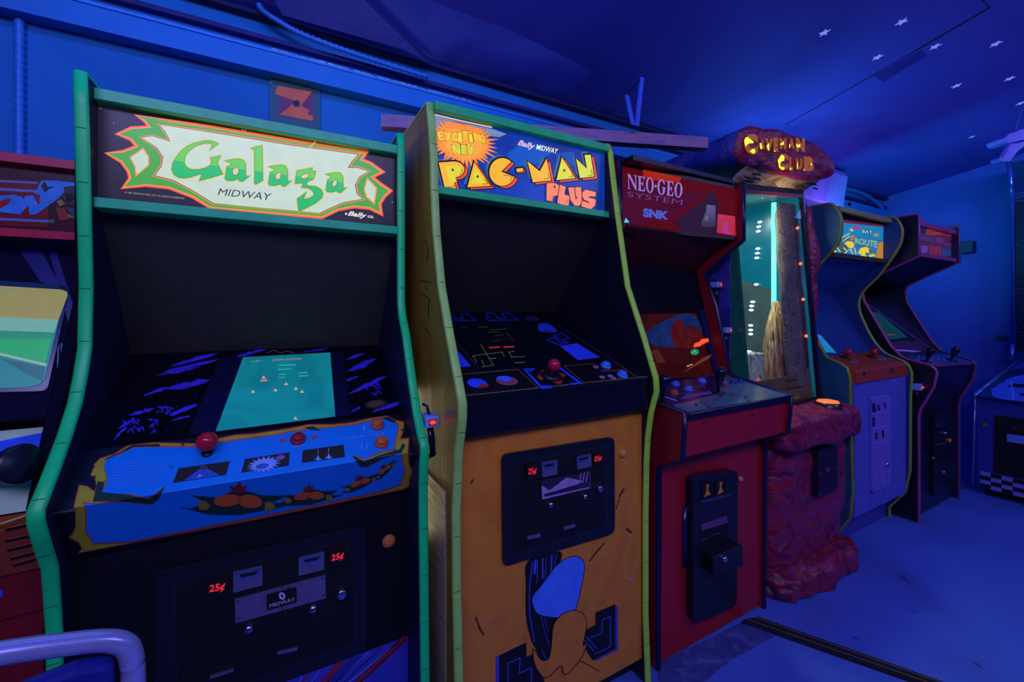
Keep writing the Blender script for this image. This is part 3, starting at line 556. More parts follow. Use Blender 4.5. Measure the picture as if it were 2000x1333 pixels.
    for li, P in enumerate((P2([(530, 880), (540, 845), (650, 845), (725, 880), (745, 950), (735, 1020), (640, 1050), (620, 1130), (530, 1110)]), P2([(735, 870), (825, 905), (800, 1020), (885, 1045), (865, 1200), (695, 1150)]), P2([(860, 915), (1055, 905), (1070, 1050), (1075, 1130), (1030, 1195), (960, 1190), (900, 1110)]), P2([(1285, 985), (1275, 1055), (1195, 1048), (1160, 1055), (1200, 1075), (1265, 1088), (1285, 1115), (1270, 1190), (1210, 1245), (1060, 1200), (1080, 1115), (1180, 1155), (1178, 1132), (1100, 1100), (1078, 1045), (1080, 985), (1130, 945)]))):
        b.outline(S, P, E('#301028', .5), 1.6, 9 + 2 * li); b.art(S, P, pk, 10 + 2 * li)
    
    b.ell(S, 1083, 365, 2, 2.4, dk, 11); b.stroke(S, P2([(960, 915), (980, 1085), (1000, 1060)]), 1.8, E('#601c28', .8), 18); b.stroke(S, P2([(580, 1110), (620, 1105), (630, 1040)]), 1, E('#a03020', .8), 18); b.stroke(S, P2([(810, 1150), (850, 1140), (860, 1080)]), 1, E('#a03020', .8), 18)
    b.text(S, 'Bally', [(1013, 273), (1046, 281), (1043, 296), (1010, 286)], E('#f0c8d8', 1), 2, .35, .02); b.text(S, 'MIDWAY', [(1049, 282), (1091, 291), (1088, 301), (1047, 292)], E('#fff0d0', 1), 2, .05, .015)
    b.stroke(S, [(843, 222.5), (900, 236), (960, 249)], 2.4, E('#f8c8a0', 1.0), 6)
    b.build('marquee', r, 'lit blue marquee lettered with the game title in yellow')
    g2 = M('#20d070', .4)
    MB().slab(a, c, [(1.125, 1.745), (1.125, 1.770), (1.18, 1.775), (1.18, 1.745)], g2).build('marquee_retainer', r, 'green strip above the marquee', .002)
    MB().slab(a, c, [(1.125, 1.512), (1.125, 1.534), (1.18, 1.534), (1.18, 1.51)], g2).build('marquee_retainer', r, 'green strip below the marquee', .002)
    MB().slab(a, c, [(1.165, 1.750), (1.72, 1.750), (1.72, 1.765), (1.165, 1.765)], BLACK).build('top_panel', r)
    MB().slab(a, c, [(1.165, 1.515), (1.46, 1.18), (1.475, 1.19), (1.18, 1.525)], M('#232320', .75)).build('hood_panel', r)
    # bezel and screen
    S = Surf.yz((1.05, 1.034), (1.455, 1.178)); b = MB(); b.slab(a, c, [(1.05, 1.034), (1.465, 1.1815), (1.47, 1.16), (1.06, 1.015)], M('#06071a', .25))
    blu = M('#2c50f0', .4); bl2 = M('#2438c0', .4)
    kk = .15; Q = lambda pts: [(860 + x * kk, 580 + y * kk) for x, y in pts]; Q2 = lambda pts: [(1060 + x * kk, 600 + y * kk) for x, y in pts]
    b.stroke(S, Q([(90, 315), (480, 308), (460, 285), (410, 285), (360, 220), (260, 222), (300, 285), (190, 288), (150, 222), (60, 225)]), 1.8, bl2, 2)
    b.stroke(S, Q([(600, 215), (700, 215), (745, 280), (850, 280), (800, 215), (900, 213), (960, 270), (1020, 300), (620, 312), (590, 285), (635, 268), (600, 250)]), 1.8, bl2, 2, True)
    b.art(S, Q([(1280, 350), (1400, 345), (1470, 390), (1530, 450), (1440, 475), (1290, 450), (1270, 410)]), blu, 2); b.ell(S, 1072, 648, 9, 3, M('#4a2a80', .5), 3, .2)
    b.stroke(S, Q2([(140, 375), (245, 340), (350, 410), (245, 430)]), 2, bl2, 2, True); b.stroke(S, Q2([(50, 425), (150, 400), (230, 465), (270, 440), (340, 465), (200, 490)]), 2, bl2, 2, True)
    b.art(S, Q2([(230, 510), (450, 475), (740, 655), (460, 690)]), blu, 2); b.stroke(S, Q2([(230, 510), (450, 475), (740, 655), (460, 690)]), 1, M('#6a50b0', .4), 3, True)
    b.art(S, Q([(140, 690), (210, 680), (400, 905), (190, 925)]), blu, 2); b.art(S, Q([(132, 590), (150, 590), (190, 660), (140, 665)]), bl2, 2)
    b.ell(S, 1040, 623, 13, 5, M('#2a2460', .5), 2, .1)
    b.stroke(S, Q2([(200, 240), (930, 700)]), .8, M('#4a3a78', .5), 2); b.stroke(S, Q([(110, 470), (490, 915)]), .8, M('#5a4a60', .5), 2)
    rn = random.Random(8)
    b.build('monitor_bezel', r, 'dark bezel printed with blue maze lines and cards')
    b = MB(); sg = M('#05102c', .12, .12, var=.2); b.art(S, Q([(110, 350), (1090, 330), (1420, 850), (520, 925)]), sg, 2)
    dim = E('#3a5224', .4); dot = E('#a8a860', .55)
    for P, n in (([(430, 770), (800, 720)], 15), ([(530, 630), (690, 890)], 14), ([(540, 915), (690, 890)], 7), ([(540, 830), (570, 890)], 4), ([(430, 780), (470, 840)], 4), ([(640, 805), (720, 800)], 5), ([(810, 730), (830, 770)], 3), ([(890, 718), (960, 712)], 4), ([(900, 730), (930, 790)], 4), ([(940, 785), (1090, 780)], 7), ([(980, 858), (1090, 855)], 6)):
        for i in range(n): t = i / (n - 1); x, y = Q([(P[0][0] + (P[1][0] - P[0][0]) * t, P[0][1] + (P[1][1] - P[0][1]) * t)])[0]; b.ell(S, x, y, .9, .7, dot, 3, n=6)
    for P in ([(850, 460), (970, 585)], [(620, 460), (760, 455)], [(640, 430), (860, 420)], [(280, 405), (335, 402)], [(490, 393), (620, 393)], [(690, 572), (775, 570)], [(710, 505), (820, 495)]): b.stroke(S, Q(P), .9, dim, 3)
    b.stroke(S, Q([(640, 662), (765, 656)]), 2.6, E('#b02028', .9), 3); b.stroke(S, Q([(830, 655), (955, 650)]), 2.6, E('#b02028', .9), 3)
    b.build('screen', r, 'dim dark screen with a dotted maze')
    # control panel
    S = Surf.yz((.94, .981), (1.05, 1.034)); b = MB(); b.slab(a, c, [(.94, .981), (1.05, 1.034), (1.1, 1.02), (1.1, .874), (.945, .874), (.938, .97)], M('#070815', .3))
    ln = M('#7a6230', .5); b.stroke(S, Q([(230, 1015), (1010, 945), (1275, 1190), (310, 1290)]), 1.1, ln, 1, True); b.stroke(S, Q2([(270, 768), (680, 738)]), .9, ln, 1); b.stroke(S, Q2([(280, 770), (545, 990), (1240, 920), (930, 710)]), 1.1, ln, 1)
    for i in range(24): t = i / 23; x, y = Q([(320 + 950 * t, 1290 - 98 * t)])[0]; b.ell(S, x, y, .9, .8, M('#c0a060', .5), 2, n=6)
    for i in range(16): t = i / 15; x, y = Q([(240 + 760 * t, 1015 - 68 * t)])[0]; b.ell(S, x, y, .8, .7, M('#c0a060', .5), 2, n=6)
    b.stroke(S, Q([(1090, 945), (1230, 940), (1185, 965), (1120, 970), (1330, 1180), (1450, 1165), (1440, 1185), (1320, 1195)]), 2, blu, 1, True)
    b.stroke(S, Q2([(210, 785), (490, 990), (360, 1005)]), 3.5, blu, 1); b.stroke(S, Q2([(0, 1030), (120, 1035)]), 3, blu, 1)
    b.ell(S, 932, 749, 20, 9, blu, 1, .15); b.ell(S, 944, 754, 11, 4, M('#a02830', .5), 2, -.1)     # plain ovals
    b.ell(S, 990, 744, 22, 9, M('#8a4a50', .5), 1, .1); b.ell(S, 985, 740, 15, 5, M('#3a70f0', .4), 2, .1)
    for P in (Q([(1310, 965), (1400, 940), (1410, 970), (1320, 985)]), Q([(1255, 1040), (1290, 1010), (1350, 1080), (1300, 1080)]), Q2([(0, 820), (60, 815), (75, 835), (0, 845)]), Q2([(195, 850), (300, 880), (270, 925)]), Q2([(125, 975), (260, 955), (240, 1000), (200, 1005)])): b.art(S, P, M('#b83028', .5), 2)
    b.ell(S, 1076, 735, 16, 8, M('#18284c', .4), 2, .1); b.ell(S, 1076, 735, 12, 5.5, INK, 3, .1)
    for x, y, m in ((1164, 717, '#8a6a80'), (1176, 737, '#a87080'), (1192, 735, '#7a78b8'), (1198, 739, '#a06a60')): b.ell(S, x, y, 6, 3, M(m, .5), 2, .2)
    b.stroke(S, Q2([(770, 835), (900, 830), (1030, 815)]), 3, M('#7a1c30', .5), 2)
    b.build('control_panel', r, 'black control panel with printed blue brackets', .003)
    joystick(r, S, 1076, 735, .036, .0185, M('#b81c34', .15, var=.03), 'joystick with a red ball top')
    button(r, S, 1183, 716, .0165, M('#3a88e8', .25), label='upper blue start button'); button(r, S, 1215, 734, .0165, M('#3a88e8', .25), label='lower blue start button')
    # orange front
    S = Surf.yz((.975, .2), (.975, .7)); ora = mix_mat('orange_front_paint', [(.25, '#c87418'), (.5, '#dc8a20'), (.72, '#d0701c'), (.82, '#b05c1c')], 5, .5, .05)
    b = MB(); b.slab(a, c, [(.975, .876), (.975, .07), (.995, .07), (.995, .876)], ora)
    b.art(S, grow([(1032, 1097), (1093, 1079), (1092, 1110), (1100, 1150), (1095, 1200), (1084, 1220), (1075, 1265), (1067, 1306), (1046, 1267), (1036, 1244), (1028, 1203), (1028, 1146)], 1), INK, 1, 4)
    lb = M('#3a58c8', .45)
    for P, wd in (([(1040, 1098), (1034, 1150), (1034, 1200), (1044, 1255)], 2), ([(1046, 1096), (1044, 1120)], 5), ([(1050, 1095), (1049, 1140)], 1.5), ([(1060, 1092), (1060, 1130)], 3), ([(1067, 1090), (1064, 1145)], 1.5), ([(1078, 1086), (1076, 1118)], 3), ([(1086, 1083), (1083, 1112)], 1.5), ([(1057, 1205), (1064, 1235), (1074, 1265)], 1.2), ([(1063, 1205), (1071, 1236)], 1), ([(1058, 1270), (1068, 1293)], 1.5)): b.stroke(S, P, wd, lb, 2)
    for P in ([(976, 1282), (1027, 1257), (1028, 1286), (1042, 1278), (1062, 1330), (1060, 1420), (976, 1440)], [(1140, 1234), (1164, 1222), (1164, 1198), (1201, 1182), (1201, 1268), (1158, 1290), (1140, 1262)]):
        b.art(S, [(x + (6 if P[0][0] > 1100 else -8), y + 2) for x, y in P], M('#3a4ab0', .5), 1); b.outline(S, P, M('#4a1c18', .5), 1, 2); b.art(S, P, INK, 3)
    for P in ([(992, 1340), (992, 1296), (1016, 1286), (1014, 1316), (1038, 1305), (1038, 1340)], [(1154, 1246), (1176, 1238), (1176, 1212), (1192, 1204), (1192, 1264), (1162, 1278)], [(1146, 1246), (1166, 1268)], [(1142, 1252), (1160, 1272)]): b.stroke(S, P, 2, lb, 4)
    bo = [(1041, 1166), (1060, 1142), (1082, 1112), (1100, 1096), (1122, 1088), (1137, 1094), (1141, 1112), (1134, 1150), (1124, 1190), (1108, 1204), (1080, 1206), (1052, 1200), (1042, 1184)]
    b.outline(S, bo, INK, 1.5, 4, 4); b.art(S, bo, M('#4a80f8', .45), 5, 4)
    oo = [(1042, 1270), (1056, 1290), (1072, 1288), (1078, 1258), (1082, 1222), (1098, 1202), (1120, 1194), (1138, 1200), (1145, 1220), (1138, 1262), (1146, 1258), (1132, 1290), (1104, 1318), (1096, 1300), (1066, 1324), (1046, 1300)]
    b.outline(S, oo, INK, 1.6, 6, 4); b.art(S, oo, M('#d88420', .5), 7, 4)
    for P, wd in (([(930, 1208), (936, 1226), (944, 1240)], 4), ([(1210, 970), (1218, 956)], 4), ([(1203, 996), (1210, 975)], 2), ([(1152, 1096), (1168, 1076), (1180, 1062)], 3), ([(1225, 1034), (1232, 1040)], 5), ([(920, 944), (924, 938)], 3), ([(1130, 1290), (1150, 1300), (1170, 1312)], 2)): b.stroke(S, P, wd, M('#5a3016', .7), 2)
    for x, y, q in ((1231, 1132, 5), (957, 1211, 4), (936, 1256, 3), (998, 1208, 3), (941, 956, 2.5), (960, 1000, 2), (1016, 1240, 3)): b.art(S, [(x - q, y + 1), (x, y - q * .5), (x + q, y - 1), (x + q * .3, y + q * .6)], M('#b090c0', .6), 2)
    b.build('front_panel', r, 'scuffed orange front panel with worn blue and black artwork')
    def deco(b, S3, q):
        f = lambda u, t: quad(*q, u, t); lv = M('#a888c0', .4)
        b.art(S3, [f(0, 0), f(1, 0), f(1, 1), f(0, 1)], M('#2a2440', .4), 1)
        b.art(S3, [f(0, .25), f(.16, .62), f(.52, .1), f(.86, .5), f(.74, .62), f(.05, .75), f(.04, .9), f(.98, .92), f(.98, 1), f(0, 1)], lv, 2)
        for u in (.8, .87, .94): b.stroke(S3, [f(u + .02, .02), f(u - .02, .6)], 1.5, M('#c8a0c0', .4), 3)
    coin_door(r, S, [(978, 887), (1197, 852), (1198, 1040), (980, 1105)], dict(inner=[(995, 907), (1182, 872), (1184, 1028), (998, 1084)],
        lights=[[(1026, 908), (1051, 904), (1053, 934), (1029, 937)], [(1156, 886), (1179, 882), (1179, 906), (1158, 910)]],
        chutes=[[(1057, 903), (1087, 898), (1087, 927), (1058, 932)], [(1125, 892), (1153, 886), (1154, 911), (1126, 917)]],
        plate=[(1057, 939), (1152, 921), (1152, 954), (1059, 976)], deco=deco, knobs=[(1073, 985), (1140, 969)], kr=.0085, lock=(1170, 954),
        slots=[[(1029, 1047), (1054, 1042), (1054, 1048), (1029, 1054)], [(1100, 1029), (1122, 1023), (1122, 1029), (1100, 1035)]]))
    button(r, S, 1215, 886, .013, M('#d8a050', .3), M('#c89048', .3), .008, label='yellow return button')
    MB().slab(a, c, [(1.02, 0), (1.70, 0), (1.70, .08), (1.02, .08)], BLACK).build('base', r)
cab_orange(); RNG[0] = None

# ================================================================ red cabinet with a dark red marquee
def cab_red():
    XL, XR, T = 1.085, 1.70, .018
    r = thing('arcade_cabinet', 'red arcade cabinet with black edging, unlit red marquee and long black coin door', 'arcade machine', ((XL + XR) / 2, 1.4, 0))
    RED = M('#a8141e', .4, var=.05); DR = M('#8c1020', .45, var=.06); edge = M('#14143a', .3)
    pr = prof([(1456, 356), (1455, 470), (1380, 535), (1402, 600), (1430, 733), (1549, 771), (1542, 846), (1497, 858), (1495, 1195)], XR); pr[-1] = (pr[-1][0], 0)
    P = [(1.08, 1.735), (1.08, 1.49), (1.245, 1.365), (1.19, 1.21), (1.115, .90), (.872, .868), (.882, .722), (.975, .672), (.978, 0)]
    pl = [(1.155, 1.745), (1.155, 1.49)] + P[2:]; pr = [(pr[0][0], 1.72)] + pr[1:]
    side(r, XL, XL + T, pl, 1.74, DR); side(r, XR - T, XR, pr, 1.74, DR)
    trim(r, XL, XL + T, pl, 1.69, edge, 'black edging', 9); trim(r, XR - T, XR, pr, 1.69, edge, 'black edging', 9)
    a, c = XL + T, XR - T; RNG[0] = (a, c)
    A0, A1 = on(0, 1214, 330, a), on(0, 1214, 446, a); B0 = on(0, 1440, 365, c)
    S = Surf.tri(A0, A1, B0); b = MB(); mq = [(1211, 316), (1447, 366), (1450, 470), (1211, 448)]
    b.prism([S.at(*p) for p in mq], S.n * -.02, BLACK)
    b.art(S, [(1213, 324), (1440, 370), (1441, 463), (1213, 440)], M('#a01020', .6, .22, var=.15, spec=.1), 1)  # unlit print, given faint emission to make it brighter
    b.art(S, [(1256, 331), (1332, 347), (1326, 356), (1296, 356), (1256, 347)], M('#c02a14', .6, .7, spec=.1), 2)
    b.art(S, [(1213, 354), (1262, 362), (1375, 378), (1310, 430), (1213, 440)], M('#841848', .6, .25, spec=.1), 2)
    b.art(S, [(1392, 372), (1372, 392), (1318, 432), (1330, 451), (1402, 458), (1404, 400)], M('#5c2258', .5, .14, spec=.2), 3)
    lt = M('#a58cf0', .6, .7, var=.05, spec=.1)
    nq = [(1225, 340), (1336, 359), (1334, 387), (1226, 369)]
    def glyph(P, u0, u1): b.art(S, [quad(*nq, u0 + (u1 - u0) * x, y) for x, y in P], lt, 4)
    gN = [(0, 0), (.3, 0), (.83, .72), (.83, .06), (.7, .04), (.7, 0), (1, 0), (1, .04), (.92, .06), (.92, 1), (.83, 1), (.16, .14), (.16, .94), (.3, .96), (.3, 1), (0, 1), (0, .96), (.08, .94), (.08, .06), (0, .04)]
    gE = [(0, 0), (.92, 0), (.94, .24), (.87, .24), (.75, .07), (.4, .07), (.4, .45), (.6, .45), (.65, .34), (.72, .34), (.72, .66), (.65, .66), (.6, .54), (.4, .54), (.4, .93), (.78, .93), (.92, .72), (.99, .72), (.95, 1), (0, 1), (0, .96), (.12, .94), (.12, .06), (0, .04)]
    arc = lambda a0, a1, rx, ry: [(.5 + rx * math.cos(math.radians(a0 + (a1 - a0) * i / 28)), .5 + ry * math.sin(math.radians(a0 + (a1 - a0) * i / 28))) for i in range(29)]
    gO = arc(0, 359.9, .5, .54) + arc(359.9, 0, .26, .47); gG = arc(-42, -330, .5, .54) + [(.93, .52), (1, .52), (1, .48), (.58, .48), (.58, .52), (.68, .54), (.68, .88)] + arc(-300, -50, .26, .47) + [(.8, .3), (.88, .3)]
    for P, u0, u1 in ((gN, 0, .17), (gE, .185, .315), (gO, .33, .47), (gG, .535, .68), (gE, .70, .825), (gO, .84, .98)): glyph(P, u0, u1)
    b.ell(S, *quad(*nq, .503, .5), 2.2, 2.6, lt, 4)
    b.text(S, 'SYSTEM', [(1226, 374), (1334, 391), (1331, 401), (1226, 384)], M('#8a60d0', .6, .5, spec=.1), 4, 0, -.012)
    b.text(S, 'SNK', [(1256, 406), (1307, 414), (1305, 430), (1256, 424)], M('#5a70f0', .5, .55, spec=.2), 4, 0, .06)
    b.art(S, [(1222, 426), (1226, 430), (1229, 435), (1219, 435)], E('#40d8f8', .9), 4)
    b.art(S, [(1380, 400), (1397, 402), (1398, 440), (1394, 445), (1370, 442), (1370, 435), (1379, 412)], M('#4a0814', .2, .1), 5); b.stroke(S, [(1376, 430), (1381, 422), (1381, 432)], 1.2, M('#c080c0', .3, .5), 6)  # bottle and red-light reflections painted onto the marquee, here and next line
    b.art(S, [(1402, 418), (1436, 423), (1437, 461), (1400, 455)], E('#c0162c', .8), 6); b.art(S, [(1416, 432), (1422, 436), (1421, 450), (1428, 459), (1410, 455)], E('#b0288c', .8), 7)
    b.build('marquee', r, 'dark red marquee lettered in pale violet')
    MB().slab(a, c, [(1.10, 1.725), (1.72, 1.70), (1.72, 1.715), (1.10, 1.742)], M('#0d0a24', .4)).build('top_panel', r)
    b = MB(); b.slab(a, c, [(1.12, 1.488), (1.28, 1.37), (1.295, 1.385), (1.13, 1.50)], M('#4a0c14', .5)); SU = Surf.yz((1.12, 1.4875), (1.28, 1.3695))
    for x, y in ((1226, 459), (1358, 474)): b.ell(SU, x, y, 16, 4.5, INK, 1)
    b.build('speaker_panel', r, 'dark red speaker panel')
    S = Surf.yz((1.28, 1.36), (1.17, .905)); b = MB(); b.slab(a, c, [(1.28, 1.37), (1.17, .90), (1.19, .89), (1.30, 1.365)], M('#07071a', .7, spec=.1))
    b.art(S, [(1228, 542), (1352, 545), (1398, 735), (1285, 744)], M('#0c0414', .7, spec=.1), 1); b.art(S, [(1352, 545), (1362, 548), (1408, 736), (1398, 737)], M('#1c2460', .6, spec=.1), 2)
    b.build('monitor_bezel', r)
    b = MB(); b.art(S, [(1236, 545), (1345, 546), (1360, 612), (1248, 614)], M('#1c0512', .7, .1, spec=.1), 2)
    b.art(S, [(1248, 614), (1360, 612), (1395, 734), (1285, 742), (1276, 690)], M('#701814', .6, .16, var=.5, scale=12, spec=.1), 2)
    b.art(S, [(1262, 650), (1320, 617), (1356, 616), (1372, 652), (1345, 676), (1282, 676)], M('#26489c', .6, .22, var=.4, spec=.1), 3, 3)  # room and neon reflections painted on the screen as dim glowing shapes
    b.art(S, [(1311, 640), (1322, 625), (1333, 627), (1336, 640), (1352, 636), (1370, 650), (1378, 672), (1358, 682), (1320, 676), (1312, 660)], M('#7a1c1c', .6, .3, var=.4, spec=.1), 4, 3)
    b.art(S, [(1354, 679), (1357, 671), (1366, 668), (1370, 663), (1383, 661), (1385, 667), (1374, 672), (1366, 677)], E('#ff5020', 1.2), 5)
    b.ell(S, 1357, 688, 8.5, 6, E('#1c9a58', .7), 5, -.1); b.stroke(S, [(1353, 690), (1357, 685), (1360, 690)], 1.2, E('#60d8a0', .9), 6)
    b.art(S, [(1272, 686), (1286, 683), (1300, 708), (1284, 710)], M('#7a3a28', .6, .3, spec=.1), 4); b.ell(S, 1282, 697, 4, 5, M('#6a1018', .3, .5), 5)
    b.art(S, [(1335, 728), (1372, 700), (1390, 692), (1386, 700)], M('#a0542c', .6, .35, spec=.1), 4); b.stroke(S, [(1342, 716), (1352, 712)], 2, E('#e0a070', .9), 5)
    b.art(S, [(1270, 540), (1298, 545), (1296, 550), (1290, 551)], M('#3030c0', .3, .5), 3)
    b.build('screen', r, 'dark screen painted with dim orange and blue reflections')
    S = Surf.yz((.88, .868), (1.115, .905)); b = MB(); b.slab(a, c, [(.876, .866), (1.12, .906), (1.16, .89), (.892, .845)], M('#2a3c5c', .2))
    b.art(S, [(1279, 752), (1405, 730), (1432, 737), (1545, 773), (1300, 819), (1280, 805)], mix_mat('panel_laminate', [(.35, '#5a7484'), (.65, '#48607a')], 6, .16, 0), 1)
    b.art(S, [(1279, 752), (1404, 731), (1400, 770), (1330, 788), (1279, 795)], M('#2a1a4c', .25), 2)
    for i in range(11): x = 1330 + i * 6; b.stroke(S, [(x, 780 - i * 1.1), (x + 14, 772 - i * 1.1)], 1.6, M('#9a5a90' if i % 2 else '#4a58c0', .4), 3)
    b.stroke(S, [(1300, 776), (1322, 783)], 2.2, M('#8aa0f0', .3), 3)
    for x, y in ((1431, 770), (1456, 776), (1463, 783), (1408, 774), (1384, 795), (1360, 791), (1370, 760)): b.ell(S, x, y, 3.2, 1.5, INK, 4, .2)
    for x, y in ((1271, 788), (1288, 790)): b.ell(S, x, y, 6, 2.5, M('#5a78f0', .2), 4)
    b.build('control_panel', r, 'glossy grey control panel')
    for x, y, m, lab in ((1319, 752, '#4a70e8', 'blue round button nearest the left joystick'), (1344, 762, '#4a70e8', 'lower blue round button'), (1371, 746, '#5a78f0', 'upper blue round button'), (1316, 769, '#b05038', 'orange round button'), (1417, 757, '#80485c', 'dull red round button'), (1415, 752, '#8a7088', 'pale red round button'), (1431, 750, '#20408c', 'dark blue button beside the red ones'), (1445, 748, '#20408c', 'dark blue button near the back edge')):
        button(r, S, x, y, .0165 if x < 1400 else .014, M(m, .25), label=lab)
    blk = M('#0c1030', .2)
    joystick(r, S, 1292, 788, .085, .017, blk, 'black bat-top joystick at the left', bat=True); joystick(r, S, 1402, 768, .085, .017, blk, 'black bat-top joystick at the middle', bat=True)
    SB = Surf.yz((.884, .86), (.892, .722)); b = MB(); b.slab(a, c, [(.884, .862), (.894, .722), (.98, .672), (.98, .69), (.915, .735), (.905, .855)], RED)
    for x, y in ((1375, 827), (1471, 810)): b.ell(SB, x, y, 2.6, 2.4, M('#4a1024', .4), 1)
    b.build('control_box', r)
    MB().slab(a, c, [(.869, .868), (.885, .868), (.887, .846), (.872, .846)], M('#0c0a20', .35)).build('panel_edge', r, 'black edge below the control panel')
    S = Surf.yz((.985, .1), (.985, .6)); MB().slab(a, c, [(.985, .70), (.985, .01), (1.0, .01), (1.0, .70)], RED).build('front_panel', r)
    # long coin door
    b = MB(); q = rr([(1338, 926), (1427, 913), (1425, 1175), (1340, 1210)], 14); b.prism([S.at(*p, 1) for p in q], S.n * .03, BLK2, M('#10122a', .2)); d = b.build('coin_door', r, 'tall black coin door', bevel=.006)
    S2 = Surf(S.p + S.n * .031, S.n)
    for q in ([(1369, 944), (1393, 940), (1393, 972), (1369, 976)], [(1396, 939), (1418, 935), (1418, 967), (1396, 971)]):
        b = MB(); b.prism([S2.at(*p) for p in q], S2.n * .003, INK); S3 = Surf(S2.p + S2.n * .004, S2.n); f = lambda u, t: quad(*q, u, t)
        b.art(S3, [f(.42, .15), f(.68, .15), f(.6, .5), f(.8, .8), f(.25, .9), f(.45, .5)], E('#6a4418', .6), 1); b.build('coin_slot', d, 'black coin slot with a dim amber mark')
    b = MB(); b.prism([S2.at(*p) for p in [(1366, 977), (1421, 964), (1421, 967), (1366, 981)]], S2.n * .012, M('#3a3464', .3)); b.build('ledge', d)
    b = MB(); b.prism([S2.at(*p) for p in [(1367, 1025), (1418, 1008), (1420, 1021), (1369, 1037)]], S2.n * .003, M('#6a3c6c', .4)); b.build('name_plate', d, 'dull violet plate')
    b = MB(); b.art(S2, [(1366, 1040), (1422, 1024), (1424, 1046), (1367, 1064)], INK, 1); b.stroke(S2, [(1370, 1056), (1384, 1051)], 2, M('#6a4018', .4), 2); b.stroke(S2, [(1392, 1046), (1408, 1041)], 2, M('#6a4018', .4), 2); b.build('return_window', d)
    b = MB(); b.prism([S2.at(*p) for p in [(1375, 1078), (1433, 1056), (1434, 1098), (1376, 1116)]], S2.n * .035, BLK2); b.build('coin_return', d, bevel=.004)
    MB().lathe(S2.at(1395, 1081) + S2.n * .035, S2.n, [(.011, 0), (.011, .01), (.007, .012), (0, .012)], CHROME).build('lock', d, 'chrome lock'); MB().lathe(S2.at(1398, 1112), S2.n, [(.009, 0), (.009, .008), (0, .01)], CHROME).build('lock', d, 'chrome lock')
    MB().tube([S.at(1337, 990, 8), S.at(1337, 1105, 8)], .010, M('#141a4a', .15)).build('hinge', d)
    button(r, S, 1445, 936, .0105, M('#d8a070', .35), M('#c89068', .3), .008, label='peach return button')
cab_red(); RNG[0] = None

# ================================================================ rock-covered prize machine
rock_red = mix_mat('red_rock', [(.28, '#2c1446'), (.42, '#7a1438'), (.52, '#a02038'), (.6, '#6a2460'), (.7, '#b03444'), (.8, '#5a2a7c')], 5, .38, .7, (1.4, 1.4, 2.0), 2.2)
rock_vio = mix_mat('violet_rock', [(.3, '#1c2878'), (.5, '#2c3aa0'), (.6, '#4a2a78'), (.75, '#3a50b4')], 7, .6, .8)
rock_tan = mix_mat('tan_rock', [(.3, '#4a3018'), (.45, '#8a6a40'), (.55, '#9a8a6c'), (.65, '#7a5028'), (.75, '#a89878')], 9, .6, .9, (1, 1, 2.5))
rock_grey = mix_mat('grey_rock', [(.3, '#4a4038'), (.5, '#6a5e50'), (.7, '#5a4c44')], 25, .7, .8)
def rough_block(b, lo, hi, m, amp, sc=6, n=14, seed=0, pw=4.0):
    """boulder: a rounded block pushed in and out by fractal noise"""
    lo, hi = V(lo), V(hi); ce = (lo + hi) / 2; hf = (hi - lo) / 2
    bm = bmesh.new(); bmesh.ops.create_cube(bm, size=2); bmesh.ops.subdivide_edges(bm, edges=bm.edges, cuts=n, use_grid_fill=True)
    for v in bm.verts:
        p = v.co.copy(); q = (abs(p.x) ** pw + abs(p.y) ** pw + abs(p.z) ** pw) ** (1 / pw); p /= q
        wv = V((ce.x + p.x * hf.x, ce.y + p.y * hf.y, ce.z + p.z * hf.z)); d = noise.fractal(wv * sc + V((seed, 0, 0)), .9, 2.1, 5) * amp
        v.co = wv + p.normalized() * d; v.co.z = max(v.co.z, 0)
    bm.verts.index_update(); b.raw([v.co.copy() for v in bm.verts], [tuple(v.index for v in f.verts) for f in bm.faces], m, True); bm.free()
